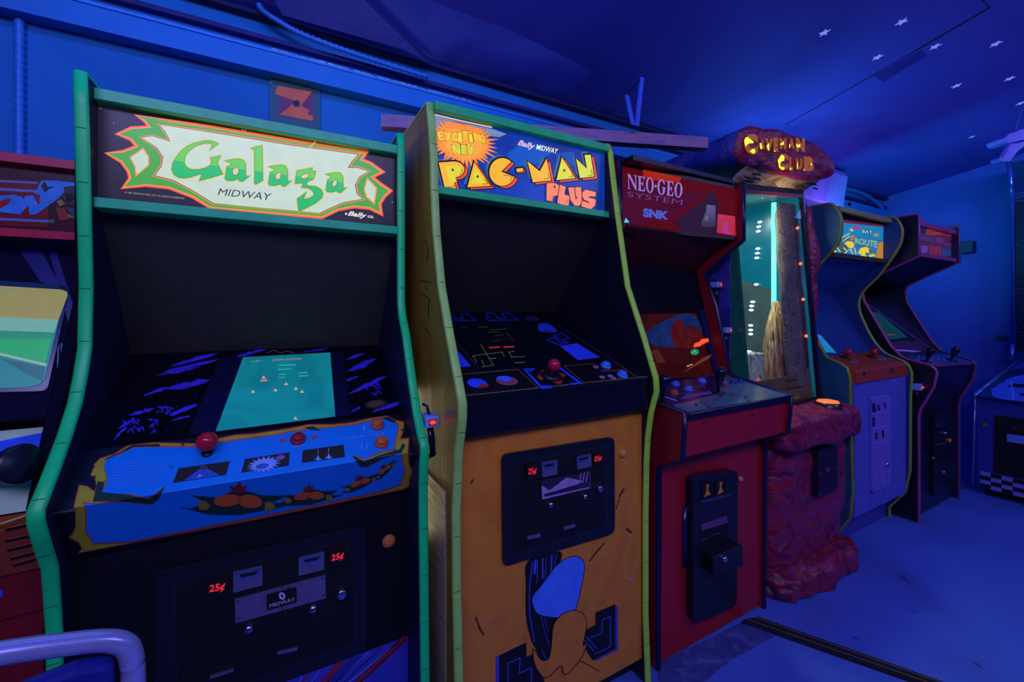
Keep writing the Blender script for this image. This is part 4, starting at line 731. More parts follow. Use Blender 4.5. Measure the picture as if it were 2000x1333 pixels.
def cab_rock():
    r = thing('prize_machine', 'rock-shaped prize machine with a lit cave window and yellow glowing letters on top', 'arcade machine', (2.06, 1.4, 0))
    b = MB(); rough_block(b, (1.76, .975, .03), (2.40, 1.72, .70), rock_red, .022, 5, 26, 1, 9); rough_block(b, (1.755, .905, -.03), (2.425, 1.25, .11), rock_red, .024, 9, 26, 5, 4); rough_block(b, (1.755, .90, .60), (2.415, 1.25, .755), rock_red, .018, 7, 24, 9, 5)
    b.build('rock_base', r, 'dark red rock base')
    b = MB(); SP = Surf((0, .955, 0), (0, 1, 0)); q = [(1598, 882), (1636, 864), (1636, 958), (1598, 972)]; b.prism([SP.at(*p) for p in q], (0, .03, 0), M('#220a26', .5)); S2 = Surf((0, .9545, 0), (0, 1, 0))
    for x, y in ((1602, 886), (1633, 870), (1601, 926), (1634, 916), (1601, 967), (1634, 956)): b.ell(S2, x, y, 1.6, 1.8, CHROME, 1, n=8)
    b.ell(S2, 1617, 918, 4, 4.5, M('#a81c30', .4), 1); b.build('access_plate', r, 'dark plate with six chrome screws')
    ST = Surf((0, 0, .752), (0, 0, 1)); c = on(2, 1617, 788, .763)
    MB().lathe(c, (0, 0, 1), [(.052, -.03), (.052, .002), (.045, .006)], M('#3a1418', .3)).lathe(c, (0, 0, 1), [(.045, .002), (.04, .012), (.02, .016), (0, .017)], E('#ff7a3c', 1.1)).build('push_button', r, 'large glowing orange push button')
    S = Surf.tri(on(0, 1565, 385, 2.30), on(0, 1600, 775, 2.30), on(0, 1565, 385, 2.30) + V((1, 0, 0)))      # window plane, leaning back
    at = lambda x, y, dy=0: S.at(x, y) + V((0, dy, 0))
    # cabinet shell behind the glass
    x0, x1 = 1.765, 2.30; zt, zb = 1.765, .765; zl = 1.718; yt, yb = on(0, 1565, 385, 2.30).y, on(0, 1600, 775, 2.30).y
    b = MB(); tea = M('#0e90a0', .25, .55, var=.25, scale=4)
    b.box((x0, 1.46, zb), (x1, 1.48, zt), tea); b.build('back_panel', r, 'teal backlit panel at the rear')
    MB().prism([(x0 - .01, yt + .01, zt), (x0 - .01, yb + .01, zb), (x0 - .01, 1.74, zb), (x0 - .01, 1.74, zt)], (.012, 0, 0), M('#1c6a78', .3, .1)).build('side_wall', r)
    MB().prism([(x1, yt + .01, zt), (x1, yb + .01, zb), (x1, 1.74, zb), (x1, 1.74, zt)], (.02, 0, 0), M('#0e7a90', .25, .5, var=.3, scale=5)).build('side_wall', r)
    MB().box((x0, yb + .02, zb - .03), (x1, 1.74, zb), M('#7a6a40', .6)).build('cave_floor', r)
    MB().prism([(x0, yt + .01, zl), (x0, 1.74, zl), (x0, 1.74, zl + .02), (x0, yt + .01, zl + .02)], (x1 - x0, 0, zt - zl), M('#1c8090', .5, .25)).build('inner_top', r)
    # things inside, parts of the machine
    MB().tube([(2.272, 1.262, zb + .01), (2.272, 1.262, zt - .01)], .012, E('#7af4e0', 1.25)).build('fluorescent_tube', r, 'vertical glowing tube')
    mir = M('#64807c', .3, .22, var=.4, scale=6)  # mirror's grey reflection painted in as colour with faint emission
    MB().prism([(2.296, 1.285, zb + .01), (2.296, 1.455, zb + .01), (2.296, 1.455, 1.36), (2.296, 1.285, 1.30)], (-.004, 0, 0), mir).build('mirror_panel', r, 'grey mirrored lower panel')
    led = E('#d8fffa', 2.2)
    for i, (x, y) in enumerate(((1484, 434), (1482, 443), (1481, 452), (1480, 486), (1479, 495), (1478, 504), (1477, 556), (1470, 590), (1468, 598), (1467, 606), (1466, 636), (1466, 645), (1466, 653), (1463, 687), (1463, 695), (1463, 703), (1452, 695), (1452, 702), (1470, 690))):
        p = on(0, x, y, 2.287); MB().ball(p, .0085, led, (.5, 1.6, .8), 10).build('lamp', r)
    b = MB(); P = []                        # cave pillar to the right of the window
    pl = [(1534, 392), (1529, 412), (1531, 440), (1534, 480), (1533, 505), (1538, 540), (1540, 580), (1544, 620), (1546, 660), (1548, 700), (1552, 738), (1556, 775)]; prr = [(1566, 390), (1568, 420), (1571, 470), (1575, 520), (1579, 580), (1583, 640), (1588, 700), (1596, 770)]
    Lp = [at(x, y, .008) for x, y in cro(pl, 3)]; n = len(Lp); vs = []
    for i, p in enumerate(Lp):
        for k in range(7):
            t = k / 6; x = p.x + (2.318 - p.x) * t; dz = noise.noise(V((x * 14, p.z * 14, 3))) * .012
            vs.append((x, p.y + .022 - .012 * math.sin(math.pi * min(1, t * 1.2)) + dz * .6, p.z))
        vs.append((p.x + .10, p.y + .085, p.z))
    b.raw(vs, [(i * 8 + k, i * 8 + (k + 1) % 8, (i + 1) * 8 + (k + 1) % 8, (i + 1) * 8 + k) for i in range(n - 1) for k in range(8) if k != 6] , rock_grey, True); b.build('cave_pillar', r, 'grey-brown rock pillar')
    b = MB(); pts = [(1400, 440), (1398, 500), (1392, 515), (1394, 545), (1398, 575), (1406, 600), (1404, 632), (1408, 660), (1414, 700), (1412, 745)]; Lp = [on(0, x, y, 1.785) for x, y in cro(pts, 3)]; vs = []
    for p in Lp: f_ = yb + (yt - yb) * (p.z - zb) / (zt - zb) + .012; vs += [(1.768, f_, p.z), (1.780, f_ + .03, p.z), (1.785, p.y, p.z), (1.768, p.y + .015, p.z)]
    b.raw(vs, [(i * 4 + k, i * 4 + (k + 1) % 4, i * 4 + 4 + (k + 1) % 4, i * 4 + 4 + k) for i in range(len(Lp) - 1) for k in range(4)], rock_vio, True); b.build('cave_pillar', r, 'violet rock edge at the left of the window')
    hair = mix_mat('straw', [(.3, '#8a5430'), (.5, '#d8a060'), (.65, '#f0d0a0'), (.8, '#b87848')], 30, .7, .9, (1, 1, .25))
    b = MB(); rn = random.Random(3); cx = on(1, 1520, 740, 1.20)
    for i in range(95):
        an = rn.uniform(0, 6.28); rr_ = rn.uniform(.2, 1); tx = on(1, 1516 + rn.uniform(-6, 6), 592 + rn.uniform(-3, 12), 1.205)
        e = V((cx.x + .085 * rr_ * math.cos(an), 1.20 + .045 * rr_ * math.sin(an), .775)); mid = tx.lerp(e, .55) + V((rn.uniform(-.012, .012) + .02 * math.cos(an), .02 * math.sin(an), 0))
        b.tube([tx, tx.lerp(mid, .5) + V((.006 * math.cos(an), .006 * math.sin(an), 0)), mid, mid.lerp(e, .6) + V((rn.uniform(-.01, .01), 0, 0)), e], [.006, .009, .011, .008, .003], hair, 5)
    b.build('straw_figure', r, 'shaggy straw mound')
    wb = mix_mat('cream_stone', [(.3, '#2a4038'), (.42, '#a8b898'), (.6, '#c8d4b4'), (.75, '#8a9c80')], 30, .6, .3)
    b = MB(); p0, p1, p2 = on(1, 1424, 742, 1.20), on(1, 1467, 738, 1.20), on(1, 1493, 733, 1.20)
    b.box((p0.x, 1.20, .77), (p1.x - .004, 1.26, p0.z + .11), wb); b.box((p1.x + .004, 1.20, .77), (p2.x, 1.26, p0.z + .11), wb); b.build('stone_block', r, 'cream spotted stone blocks', .006)
    # glass pane, frame, chase lights, lower sign
    gm = bpy.data.materials.new('window_glass'); gm.use_nodes = True; n = gm.node_tree; bs = n.nodes['Principled BSDF']; tr = n.nodes.new('ShaderNodeBsdfTransparent'); gl = n.nodes.new('ShaderNodeBsdfGlossy'); gl.inputs['Roughness'].default_value = .03
    mx = n.nodes.new('ShaderNodeMixShader'); mx.inputs[0].default_value = .05; n.links.new(tr.outputs[0], mx.inputs[1]); n.links.new(gl.outputs[0], mx.inputs[2]); n.links.new(mx.outputs[0], n.nodes['Material Output'].inputs[0])
    MB().face([(x0, yt + .004, zl), (x1, yt, zt), (x1, yb, zb), (x0, yb, zb)], gm).build('window_glass', r, 'clear glass pane')
    fm = M('#1a1830', .3); b = MB()
    for xa, xb, zz in ((x1 - .002, x1 + .012, zt),): b.prism([(xa, yt - .008, zz), (xa, yb - .008, zb), (xa, yb + .012, zb), (xa, yt + .012, zz)], (xb - xa, 0, 0), fm)
    sl = (x1 - x0, 0, zt - zl); b.prism([(x0, yt - .01, zl + .002), (x0, yt - .01, zl + .03), (x0, yt + .02, zl + .03), (x0, yt + .02, zl + .002)], sl, INK); b.prism([(x0, yt - .012, zl - .012), (x0, yt - .012, zl + .004), (x0, yt, zl + .004), (x0, yt, zl - .012)], sl, M('#7a1c24', .4)); b.slab(x0, x1 + .01, [(yb - .012, zb - .012), (yb - .012, zb + .004), (yb + .01, zb + .004), (yb + .01, zb - .012)], INK); b.build('window_frame', r, 'dark window frame with a red top strip')
    for x, y in ((1561, 445), (1567, 515), (1572, 585), (1578, 657)): MB().ball(at(x, y, .008), .0075, E('#ff5a28', 3), n=10).build('chase_light', r, 'small glowing red light')
    MB().tube([at(1561, 420, .012), at(1584, 720, .012)], .006, M('#5a4a58', .3)).build('light_strip', r, 'strip carrying the red lights')
    b = MB(); S2 = Surf(S.p + V((0, .02, 0)), S.n); q = [(1466, 748), (1556, 732), (1592, 772), (1530, 792), (1490, 792)]; b.prism([S2.at(*p) for p in q], (0, .006, 0), mix_mat('brass_sign', [(.3, '#5a4c14'), (.7, '#7a6420')], 6, .4, 0))
    S3 = Surf(S2.p + V((0, -.001, 0)), S2.n); b.stroke(S3, [(1536, 745), (1556, 742)], 3, M('#2c2408', .6), 1); b.stroke(S3, [(1536, 760), (1568, 756)], 3, M('#2c2408', .6), 1); b.ell(S3, 1481, 742, 3, 3, E('#ff4020', 1.0), 1); b.build('instruction_plate', r, 'dull yellow plate')
    # rocks flanking the window at the right
    b = MB(); rough_block(b, (2.312, 1.10, .73), (2.395, 1.72, 1.80), rock_red, .024, 7, 16, 21, 5); b.build('rock_flank', r, 'violet-red rock beside the window'); b = MB(); rough_block(b, (1.748, 1.16, .73), (1.762, 1.70, 1.70), rock_vio, .003, 9, 14, 3, 5); b.build('rock_flank', r, 'violet rock at the left of the window')
    # hood: a carved front outline drawn back to the wall
    SH = Surf.tri(V((1.75, 1.06, 2.0)), V((2.42, 1.035, 1.92)), V((1.75, 1.10, 1.80)))
    ol = cr([(1452, 252), (1475, 244), (1500, 250), (1525, 252), (1548, 262), (1572, 268), (1600, 284), (1622, 300), (1636, 322), (1635, 338), (1620, 348), (1590, 352), (1560, 349), (1530, 342), (1505, 336), (1480, 326), (1455, 320), (1440, 300), (1446, 270)], 4)
    n = len(ol); cxp = sum(p[0] for p in ol) / n; cyp = sum(p[1] for p in ol) / n; rings = []
    for s in (.02, .2, .4, .6, .78, .92, 1.0):
        rg = []
        for x, y in ol:
            p = SH.at(cxp + (x - cxp) * s, cyp + (y - cyp) * s); p += SH.n * (noise.fractal(p * 9, .9, 2.1, 4) * .012 - (.02 if s == 1 else 0)); rg.append(p)
        rings.append(rg)
    b = MB(); b.raw([p for rg in rings for p in rg], [(i * n + k, i * n + (k + 1) % n, (i + 1) * n + (k + 1) % n, (i + 1) * n + k) for i in range(len(rings) - 1) for k in range(n)], rock_red, True)
    back = []
    for dy in (0, .08, .2, .35, .5, .66):
        rg = []
        for p in rings[-1]:
            f = 1 - dy * .12; q = V((2.06 + (p.x - 2.06) * f - dy * .05, p.y + dy, 1.88 + (p.z - 1.88) * (1 - dy * .35) - dy * .02)); rg.append(q + V((1, 0, 1)) * (noise.fractal(q * 8, .9, 2.1, 4) * .014 if dy else 0))
        back.append(rg)
    b.raw([p for rg in back for p in rg], [(i * n + k, i * n + (k + 1) % n, (i + 1) * n + (k + 1) % n, (i + 1) * n + k) for i in range(len(back) - 1) for k in range(n)], rock_vio, True)
    b.build('rock_hood', r, 'overhanging rock hood, red in front and violet behind')
    # underside: tan slab with slots
    b = MB(); u = cro([(1428, 352), (1440, 338), (1462, 322), (1484, 326), (1508, 334), (1534, 340), (1560, 348), (1585, 353), (1606, 351)], 3); top = [SH.at(x, y, -30) for x, y in u]; bot = [V((x0 - .02 + (2.34 - x0) * i / (len(u) - 1), yt - .012, zl + .03 + (zt - zl) * i / (len(u) - 1))) for i in range(len(u))]; vs = []
    for k in range(7):
        t = k / 6
        for i, (p, q) in enumerate(zip(top, bot)): m_ = p.lerp(q, t); vs.append(m_ + V((0, -.5, -.8)) * (noise.fractal(m_ * 16, .9, 2.1, 4) * .012 if 0 < k < 6 else 0))
    nn = len(u); b.raw(vs, [(k * nn + i, k * nn + i + 1, (k + 1) * nn + i + 1, (k + 1) * nn + i) for k in range(6) for i in range(nn - 1)], rock_tan, True)
    SU = Surf.tri(top[2], top[-3], bot[len(bot) // 2]); slot = M('#120a06', .9)
    for x, y, wd in ((1477, 340, 22), (1460, 347, 16), (1478, 349, 16), (1462, 354, 18), (1584, 359, 24), (1562, 363, 18), (1560, 372, 22), (1592, 368, 12)): b.art(SU, [(x - wd / 2, y - 2.5), (x + wd * .4, y), (x + wd / 2, y + 3.5), (x - wd * .3, y + 1.5)], slot, 16)
    b.build('rock_underside', r, 'tan slotted rock under the hood')
    # glowing letters
    SG = Surf(SH.p + SH.n * .014, SH.n); yg = E('#f4f03a', 1.3); og = E('#9a5410', .8); og2 = E('#c0701c', .7)
    Q = lambda pts: [(1440 + x * .1, 250 + y * .1) for x, y in pts]
    lets = [('C', (135, 110, 400, 520)), ('A', (435, 230, 545, 420)), ('V', (545, 200, 700, 460)), ('E', (705, 190, 800, 470)), ('M', (830, 195, 960, 420)), ('A', (1005, 200, 1120, 410)), ('N', (1150, 190, 1320, 470)), ('C', (795, 500, 1000, 820)), ('L', (1020, 560, 1095, 830)), ('U', (1150, 590, 1270, 820)), ('B', (1290, 560, 1375, 850)), ('S', (1435, 590, 1525, 850))][:11]
    lets[-1] = ('B', (1300, 560, 1500, 850)); b = MB()
    for t, (xa, ya, xb, yb_) in lets: b.text(SG, t, Q([(xa, ya), (xb, ya + 10), (xb, yb_), (xa, yb_ - 10)]), og, 1, 0, .08)
    for P in ([(135, 250), (160, 190), (200, 175), (250, 215), (320, 270), (310, 300), (240, 300), (190, 330), (165, 365), (145, 310)], [(245, 455), (320, 400), (350, 430), (340, 500), (320, 505), (280, 480)], [(440, 290), (465, 300), (495, 400), (460, 420), (440, 350)], [(570, 350), (625, 295), (620, 430), (600, 440)], [(725, 440), (745, 440), (740, 470), (722, 465)], [(830, 325), (905, 260), (910, 320), (880, 335)], [(1015, 310), (1035, 330), (1030, 380), (1012, 380)], [(1150, 300), (1185, 335), (1230, 310), (1225, 380), (1160, 375)], [(870, 515), (920, 560), (920, 640), (870, 650), (835, 690), (840, 740), (870, 770), (920, 765), (915, 820), (860, 815), (815, 770), (805, 700), (790, 630), (825, 580)], [(1030, 770), (1060, 790), (1045, 830), (1025, 810)], [(1175, 690), (1190, 660), (1180, 790), (1160, 810)], [(1300, 800), (1315, 810), (1310, 840), (1295, 835)], [(1440, 680), (1462, 700), (1450, 740), (1437, 720)]): b.art(SG, Q(P), yg, 4)
    b.build('glowing_letters', r, 'yellow glowing letters')
    area('prize_lamp', (2.0, 1.30, 1.70), (2.12, 1.22, .9), .3, .15, 4.5, (.75, 1, .9)); area('underside_fill', (1.90, 1.0, .80), (2.06, 1.24, 1.75), .12, .03, .7, (1, .8, .5), 24)  # ledge light is unseen, added to brighten the rock under the hood
cab_rock(); RNG[0] = None

# ================================================================ curved blue cabinet with yellow edging
def cab_curved():
    XL, XR, T = 2.45, 3.08, .018
    r = thing('arcade_cabinet', 'blue curved arcade cabinet with olive edging, lit desert marquee and orange joystick panel', 'arcade machine', ((XL + XR) / 2, 1.4, 0))
    pr = cro(prof([(1740, 424), (1751, 427), (1760, 439), (1764, 456), (1758, 481), (1737, 514), (1715, 542), (1685, 573), (1679, 600), (1688, 628), (1707, 664), (1729, 689), (1760, 703), (1776, 714), (1782, 731)], XR), 3) + [(.968, .70), (.970, .30), (.99, .17), (1.06, .06), (1.06, 0)]
    pl = cro(prof([(1615, 398), (1625, 400), (1638, 417), (1642, 439), (1636, 473), (1615, 500), (1592, 525), (1580, 545)], XL), 3) + [(1.205, 1.21), (1.18, 1.12), (1.135, 1.01), (1.10, .945), (1.041, .922), (1.013, .902), (1.0, .852), (1.0, .70), (.99, .30), (1.0, .17), (1.06, .06), (1.06, 0)]
    sm = M('#1c5878', .45); tr_ = M('#7a8a2c', .4)
    side(r, XL, XL + T, pl, 1.74, sm); side(r, XR - T, XR, pr, 1.74, M('#143a78', .45)); trim(r, XL, XL + T, pl, 1.5, tr_, 'olive edging', 9); trim(r, XR - T, XR, pr, 1.5, M('#8aa034', .4), 'olive edging', 9)
    a, c = XL + T, XR - T; RNG[0] = (a, c)
    S = Surf.yz((1.085, 1.49), (1.085, 1.69)); b = MB(); b.slab(a, c, [(1.085, 1.485), (1.085, 1.70), (1.10, 1.70), (1.10, 1.485)], INK)
    b.art(S, [(1630, 430), (1728, 443), (1725, 509), (1612, 493)], E('#1a80b8', .9), 1); k = .0825; Q = lambda pts: [(1610 + x * k, 410 + y * k) for x, y in pts]
    b.art(S, Q([(380, 230), (1420, 360), (1420, 410), (380, 300)]), E('#7a1838', .7), 2); b.art(S, Q([(250, 600), (700, 620), (1400, 730), (1400, 900), (250, 900)]), E('#2c78a0', .8), 2)
    b.art(S, Q([(660, 400), (760, 390), (890, 450), (800, 465), (690, 440)]), E('#d0285a', .9), 3)
    sa = E('#e8c82c', 1.0)
    for P in (Q([(150, 1000), (240, 900), (300, 1030)]), Q([(470, 790), (560, 740), (680, 760), (720, 850), (640, 930), (560, 880)]), Q([(790, 1030), (870, 900), (1000, 880), (1080, 920), (1130, 1020), (1000, 1010), (900, 1060)]), Q([(860, 1080), (960, 1030), (1000, 1110), (880, 1110)]), Q([(1050, 1080), (1160, 1040), (1220, 1090), (1080, 1120)])): b.art(S, P, sa, 4)
    b.art(S, Q([(1220, 1120), (1290, 780), (1390, 760), (1390, 1200), (1230, 1150)]), E('#c88418', .9), 3); b.art(S, Q([(610, 660), (660, 590), (720, 620), (690, 700), (640, 740)]), E('#c87820', .9), 5); b.art(S, Q([(1050, 900), (1140, 1000), (1110, 1030), (1060, 990)]), E('#a02818', .8), 5)
    b.art(S, Q([(290, 860), (420, 770), (540, 830), (560, 960), (430, 1040), (320, 960)]), E('#4a6058', .8), 3)
    for P in ([(320, 760), (360, 690), (600, 560)], [(450, 740), (600, 620)], [(580, 950), (640, 960), (670, 1050)], [(720, 900), (750, 1050)], [(460, 900), (540, 980), (480, 1040)], [(300, 880), (380, 1000)], [(640, 440), (655, 510)], [(610, 480), (690, 490)]): b.stroke(S, Q(P), 1.6, E('#d8e0a0', .9), 6)
    w1 = E('#a8d8d0', .95); b.text(S, 'BAY', Q([(890, 460), (1150, 480), (1140, 590), (890, 560)]), E('#103048', .6), 6, 0, .1); b.text(S, 'BAY', Q([(900, 470), (1140, 490), (1130, 580), (900, 550)]), w1, 7, 0, .01)
    b.text(S, 'ROUTE', Q([(720, 660), (1270, 740), (1250, 900), (730, 800)]), E('#88b8a8', .8), 6, 0, .04); b.ell(S, *Q([(1230, 595)])[0], 5.5, 3.2, E('#b89848', .8), 6, .15)
    b.build('marquee', r, 'lit desert-scene marquee with blue sky')
    MB().slab(a, c, [(1.045, 1.690), (1.045, 1.715), (1.12, 1.73), (1.12, 1.70)], M('#8a8a3c', .4)).build('marquee_retainer', r, 'olive strip above the marquee'); MB().slab(a, c, [(1.07, 1.462), (1.07, 1.485), (1.12, 1.485), (1.12, 1.462)], M('#4a3c20', .4)).build('marquee_retainer', r, 'brown strip below the marquee')
    MB().slab(a, c, [(1.10, 1.465), (1.34, 1.30), (1.35, 1.31), (1.11, 1.475)], M('#1c5a9c', .5)).build('hood_panel', r); MB().slab(a, c, [(1.11, 1.70), (1.74, 1.70), (1.74, 1.715), (1.11, 1.715)], BLACK).build('top_panel', r)
    S = Surf.yz((1.34, 1.30), (1.14, .95)); MB().slab(a, c, [(1.34, 1.30), (1.14, .945), (1.16, .935), (1.36, 1.29)], M('#123a80', .25)).build('monitor_bezel', r); MB().art(S, [(1560, 648), (1603, 655), (1634, 690), (1560, 690)], M('#1c80c0', .2, .8), 1).build('screen', r, 'lit blue screen')
    S = Surf.yz((.985, .893), (1.14, .945)); b = MB(); b.slab(a, c, [(.98, .885), (.985, .893), (1.14, .946), (1.2, .94), (1.2, .83), (.975, .83)], M('#a8381c', .4)); SF = Surf.yz((.975, .83), (.98, .885))
    for x, y in ((1688, 730), (1742, 724)): b.ell(SF, x, y, 3, 5, M('#5a1810', .5), 1)
    for x, y in ((1668, 706), (1722, 701)): b.ell(S, x, y, 9, 4, M('#7a6a80', .4), 1)
    b.build('control_panel', r, 'orange-red control panel')
    for x, y in ((1651, 700), (1702, 698)): joystick(r, S, x, y, .035, .0205, M('#c01c24', .2), 'joystick with a red ball top')
    S = Surf.yz((.985, .2), (.985, .8)); lav = M('#5a5cc0', .5); b = MB(); b.slab(a, c, [(.985, .83), (.985, .17), (1.0, .17), (1.0, .83)], lav); b.stroke(S, [(1656, 745), (1772, 735)], 1.5, M('#c05a60', .5), 1); b.build('front_panel', r, 'lavender-blue front panel')
    k = .2176; Q = lambda pts: [(1690 + x * k, 740 + y * k) for x, y in pts]; dl = M('#7a64c8', .5); b = MB(); q = rr(Q([(35, 165), (205, 140), (205, 950), (40, 1020)]), 5); b.prism([S.at(*p, 1) for p in q], S.n * .012, dl); d = b.build('coin_door', r, 'tall lavender coin door', .004); S2 = Surf(S.p + S.n * .013, S.n)
    dk = M('#1c1850', .5); b = MB()
    for P in ([(60, 225), (90, 220), (100, 300), (65, 305)], [(110, 235), (125, 230), (132, 285), (118, 290)], [(168, 220), (180, 215), (188, 270), (178, 272)], [(65, 350), (85, 345), (88, 425), (68, 435)], [(90, 490), (110, 485), (110, 545), (95, 550)], [(150, 470), (168, 465), (168, 530), (155, 535)]): b.art(S2, Q(P), dk, 2)
    for P in ([(45, 180), (195, 150)], [(55, 318), (195, 300)], [(60, 445), (195, 425)], [(55, 580), (195, 550)]): b.stroke(S2, Q(P), 1.6, M('#9080e0', .5), 1)
    b.build('coin_slot', d, 'coin slots and returns in dark blue'); MB().lathe(S2.at(*Q([(188, 770)])[0]), S2.n, [(.011, 0), (.011, .008), (0, .009)], CHROME).build('lock', d, 'chrome lock'); MB().ball(S2.at(*Q([(192, 375)])[0]), .006, CHROME).build('lock', d, 'chrome lock')
    MB().slab(a, c, [(1.075, 0), (1.075, .17), (1.09, .17), (1.09, 0)], M('#3c44a0', .5)).build('kick_plate', r)
cab_curved(); RNG[0] = None

# ================================================================ black cabinet with pink edging at the far end
def cab_pink():
    XL, XR, T = 3.125, 3.77, .018
    r = thing('arcade_cabinet', 'black arcade cabinet with pink edging and a comic-strip marquee, last in the row', 'arcade machine', ((XL + XR) / 2, 1.4, 0))
    P = [(.952, 1.728), (.95, 1.495), (1.10, 1.42), (1.20, 1.36), (1.213, 1.33), (1.205, 1.25), (1.077, .985), (1.032, .928), (1.0, .91), (.905, .888), (.885, .87), (.878, .852), (.89, .77), (.945, .64), (.952, .60), (.952, 0)]
    dk = M('#0c0c24', .45); pk = M('#a83c7c', .4)
    side(r, XL, XL + T, P, 1.72, dk); side(r, XR - T, XR, P, 1.72, M('#10123c', .45)); trim(r, XL, XL + T, P, 1.6, pk, 'pink edging', 9); trim(r, XR - T, XR, P, 1.6, M('#7a3470', .4), 'pink edging', 9)
    a, c = XL + T, XR - T; RNG[0] = (a, c)
    S = Surf.yz((.985, 1.5), (.985, 1.7)); b = MB(); b.slab(a, c, [(.985, 1.50), (.985, 1.71), (1.0, 1.71), (1.0, 1.50)], INK); k = .0825; Q = lambda pts: [(1770 + x * k, 410 + y * k) for x, y in pts]
    b.art(S, [(1792, 433), (1869, 449), (1869, 504), (1792, 496)], M('#6a2c68', .3, .35), 1)
    for q, m in (([(270, 340), (450, 380), (450, 580), (270, 550)], '#3a2c78'), ([(480, 450), (940, 480), (940, 610), (480, 600)], '#c03a2c'), ([(960, 480), (1140, 510), (1130, 660), (960, 620)], '#c8284a'), ([(270, 600), (640, 680), (640, 760), (270, 700)], '#5a4498'), ([(700, 660), (860, 650), (880, 780), (720, 790)], '#8a3c90'), ([(270, 850), (500, 850), (520, 980), (440, 1030), (270, 1000)], '#7a58c8'), ([(540, 860), (820, 880), (820, 1080), (540, 1040)], '#a83a58'), ([(840, 920), (1060, 940), (1060, 1100), (840, 1090)], '#2c58a8'), ([(900, 790), (1060, 820), (1060, 850), (900, 850)], '#7a4ac0'), ([(980, 650), (1120, 760), (1060, 800)], '#6a1028'), ([(1080, 840), (1180, 860), (1170, 1120), (1100, 1100)], '#1c2c70')): b.art(S, Q(q), M(m, .35, .35), 2)
    for q in ([(490, 490), (640, 500)], [(660, 540), (800, 560)], [(860, 480), (930, 500)], [(480, 560), (650, 570)], [(280, 740), (640, 800)], [(720, 820), (1050, 850)], [(560, 900), (560, 1040)], [(640, 900), (650, 1040)], [(760, 900), (770, 1060)]): b.stroke(S, Q(q), 1.0, M('#e08060' if q[0][1] < 600 else '#4a2460', .4, .35), 3)
    b.build('marquee', r, 'dim marquee printed with red and violet comic panels')
    MB().slab(a, c, [(.96, 1.672), (.96, 1.70), (1.0, 1.71), (1.0, 1.672)], pk).build('marquee_retainer', r, 'pink strip above the marquee'); MB().slab(a, c, [(.96, 1.497), (.96, 1.52), (1.0, 1.52), (1.0, 1.495)], pk).build('marquee_retainer', r, 'pink strip below the marquee')
    b = MB(); b.slab(a, c, [(.965, 1.496), (1.23, 1.36), (1.24, 1.37), (.975, 1.51)], BLACK); b.build('hood_panel', r); MB().slab(a, c, [(.99, 1.695), (1.72, 1.695), (1.72, 1.712), (.99, 1.712)], BLACK).build('top_panel', r)
    S = Surf.yz((1.06, .945), (1.28, 1.28)); b = MB(); b.slab(a, c, [(1.05, .93), (1.28, 1.28), (1.29, 1.27), (1.06, .92)], M('#10102c', .3)); k = .15; Q = lambda pts: [(1680 + x * k, 560 + y * k) for x, y in pts]
    b.stroke(S, Q([(90, 220), (980, 850)]), 3, M('#5a2c68', .4), 1)
    for i in range(5): b.stroke(S, Q([(400 + i * 18, 735 + i * 22), (760 + i * 25, 720 + i * 25)]), 2, M('#8a2c48' if i % 2 == 0 else '#4a3080', .4), 2)
    b.stroke(S, Q([(450, 825), (850, 855)]), 3, M('#6a5af0', .2, .5), 3); b.build('monitor_bezel', r, 'printed monitor bezel'); b = MB(); b.art(S, Q([(150, 330), (240, 340), (620, 660), (390, 690), (310, 600)]), M('#0f4a50', .2, .5), 3); b.stroke(S, Q([(370, 630), (450, 625)]), 2.5, M('#8a3c20', .3, .6), 4); b.build('screen', r, 'dim green screen')
    S = Surf.yz((.90, .887), (1.05, .935)); b = MB(); b.slab(a, c, [(.895, .885), (1.05, .936), (1.09, .93), (1.09, .8), (.95, .66), (.94, .66), (.885, .85)], dk); b.art(S, Q([(560, 930), (650, 870), (1100, 880), (1500, 990), (940, 1050)]), M('#34408c', .3), 1)
    rn = random.Random(9)
    for i in range(40): x, y = rn.uniform(620, 1300), rn.uniform(900, 1010); b.ell(S, *Q([(x, y)])[0], rn.uniform(1, 4), rn.uniform(.6, 1.6), M(rn.choice(['#8a94e8', '#141850', '#8a3c70', '#5a64c0']), .3), 2, rn.uniform(-.4, .4), 8)
    for x, y in ((1000, 1000), (1060, 1010), (1030, 1030)): b.ell(S, *Q([(x, y)])[0], 6, 2.5, M('#a82c40', .3), 3)
    b.stroke(S, Q([(960, 1052), (1480, 1000)]), 1.5, pk, 3); b.build('control_panel', r, 'printed control panel')
    bk = M('#0c0c20', .25)
    for x, y in ((855, 985), (1180, 965)): joystick(r, S, *Q([(x, y)])[0], .075, .0165, bk, 'black bat-top joystick', bat=True)
    S = Surf.yz((.97, .1), (.97, .6)); MB().slab(a, c, [(.97, .68), (.97, .02), (.985, .02), (.985, .68)], M('#0b0c26', .3)).build('front_panel', r)
    k = .2176; Q = lambda pts: [(1690 + x * k, 740 + y * k) for x, y in pts]; b = MB(); b.prism([S.at(*p, 1) for p in rr(Q([(580, 300), (790, 290), (800, 980), (585, 1050)]), 4)], S.n * .015, BLK2); d = b.build('coin_door', r, 'black coin door', .003); S2 = Surf(S.p + S.n * .016, S.n)
    b = MB(); b.prism([S2.at(*p) for p in Q([(600, 320), (720, 300), (720, 420), (620, 440)])], S2.n * .01, M('#16183c', .25)); b.build('coin_slot', d)
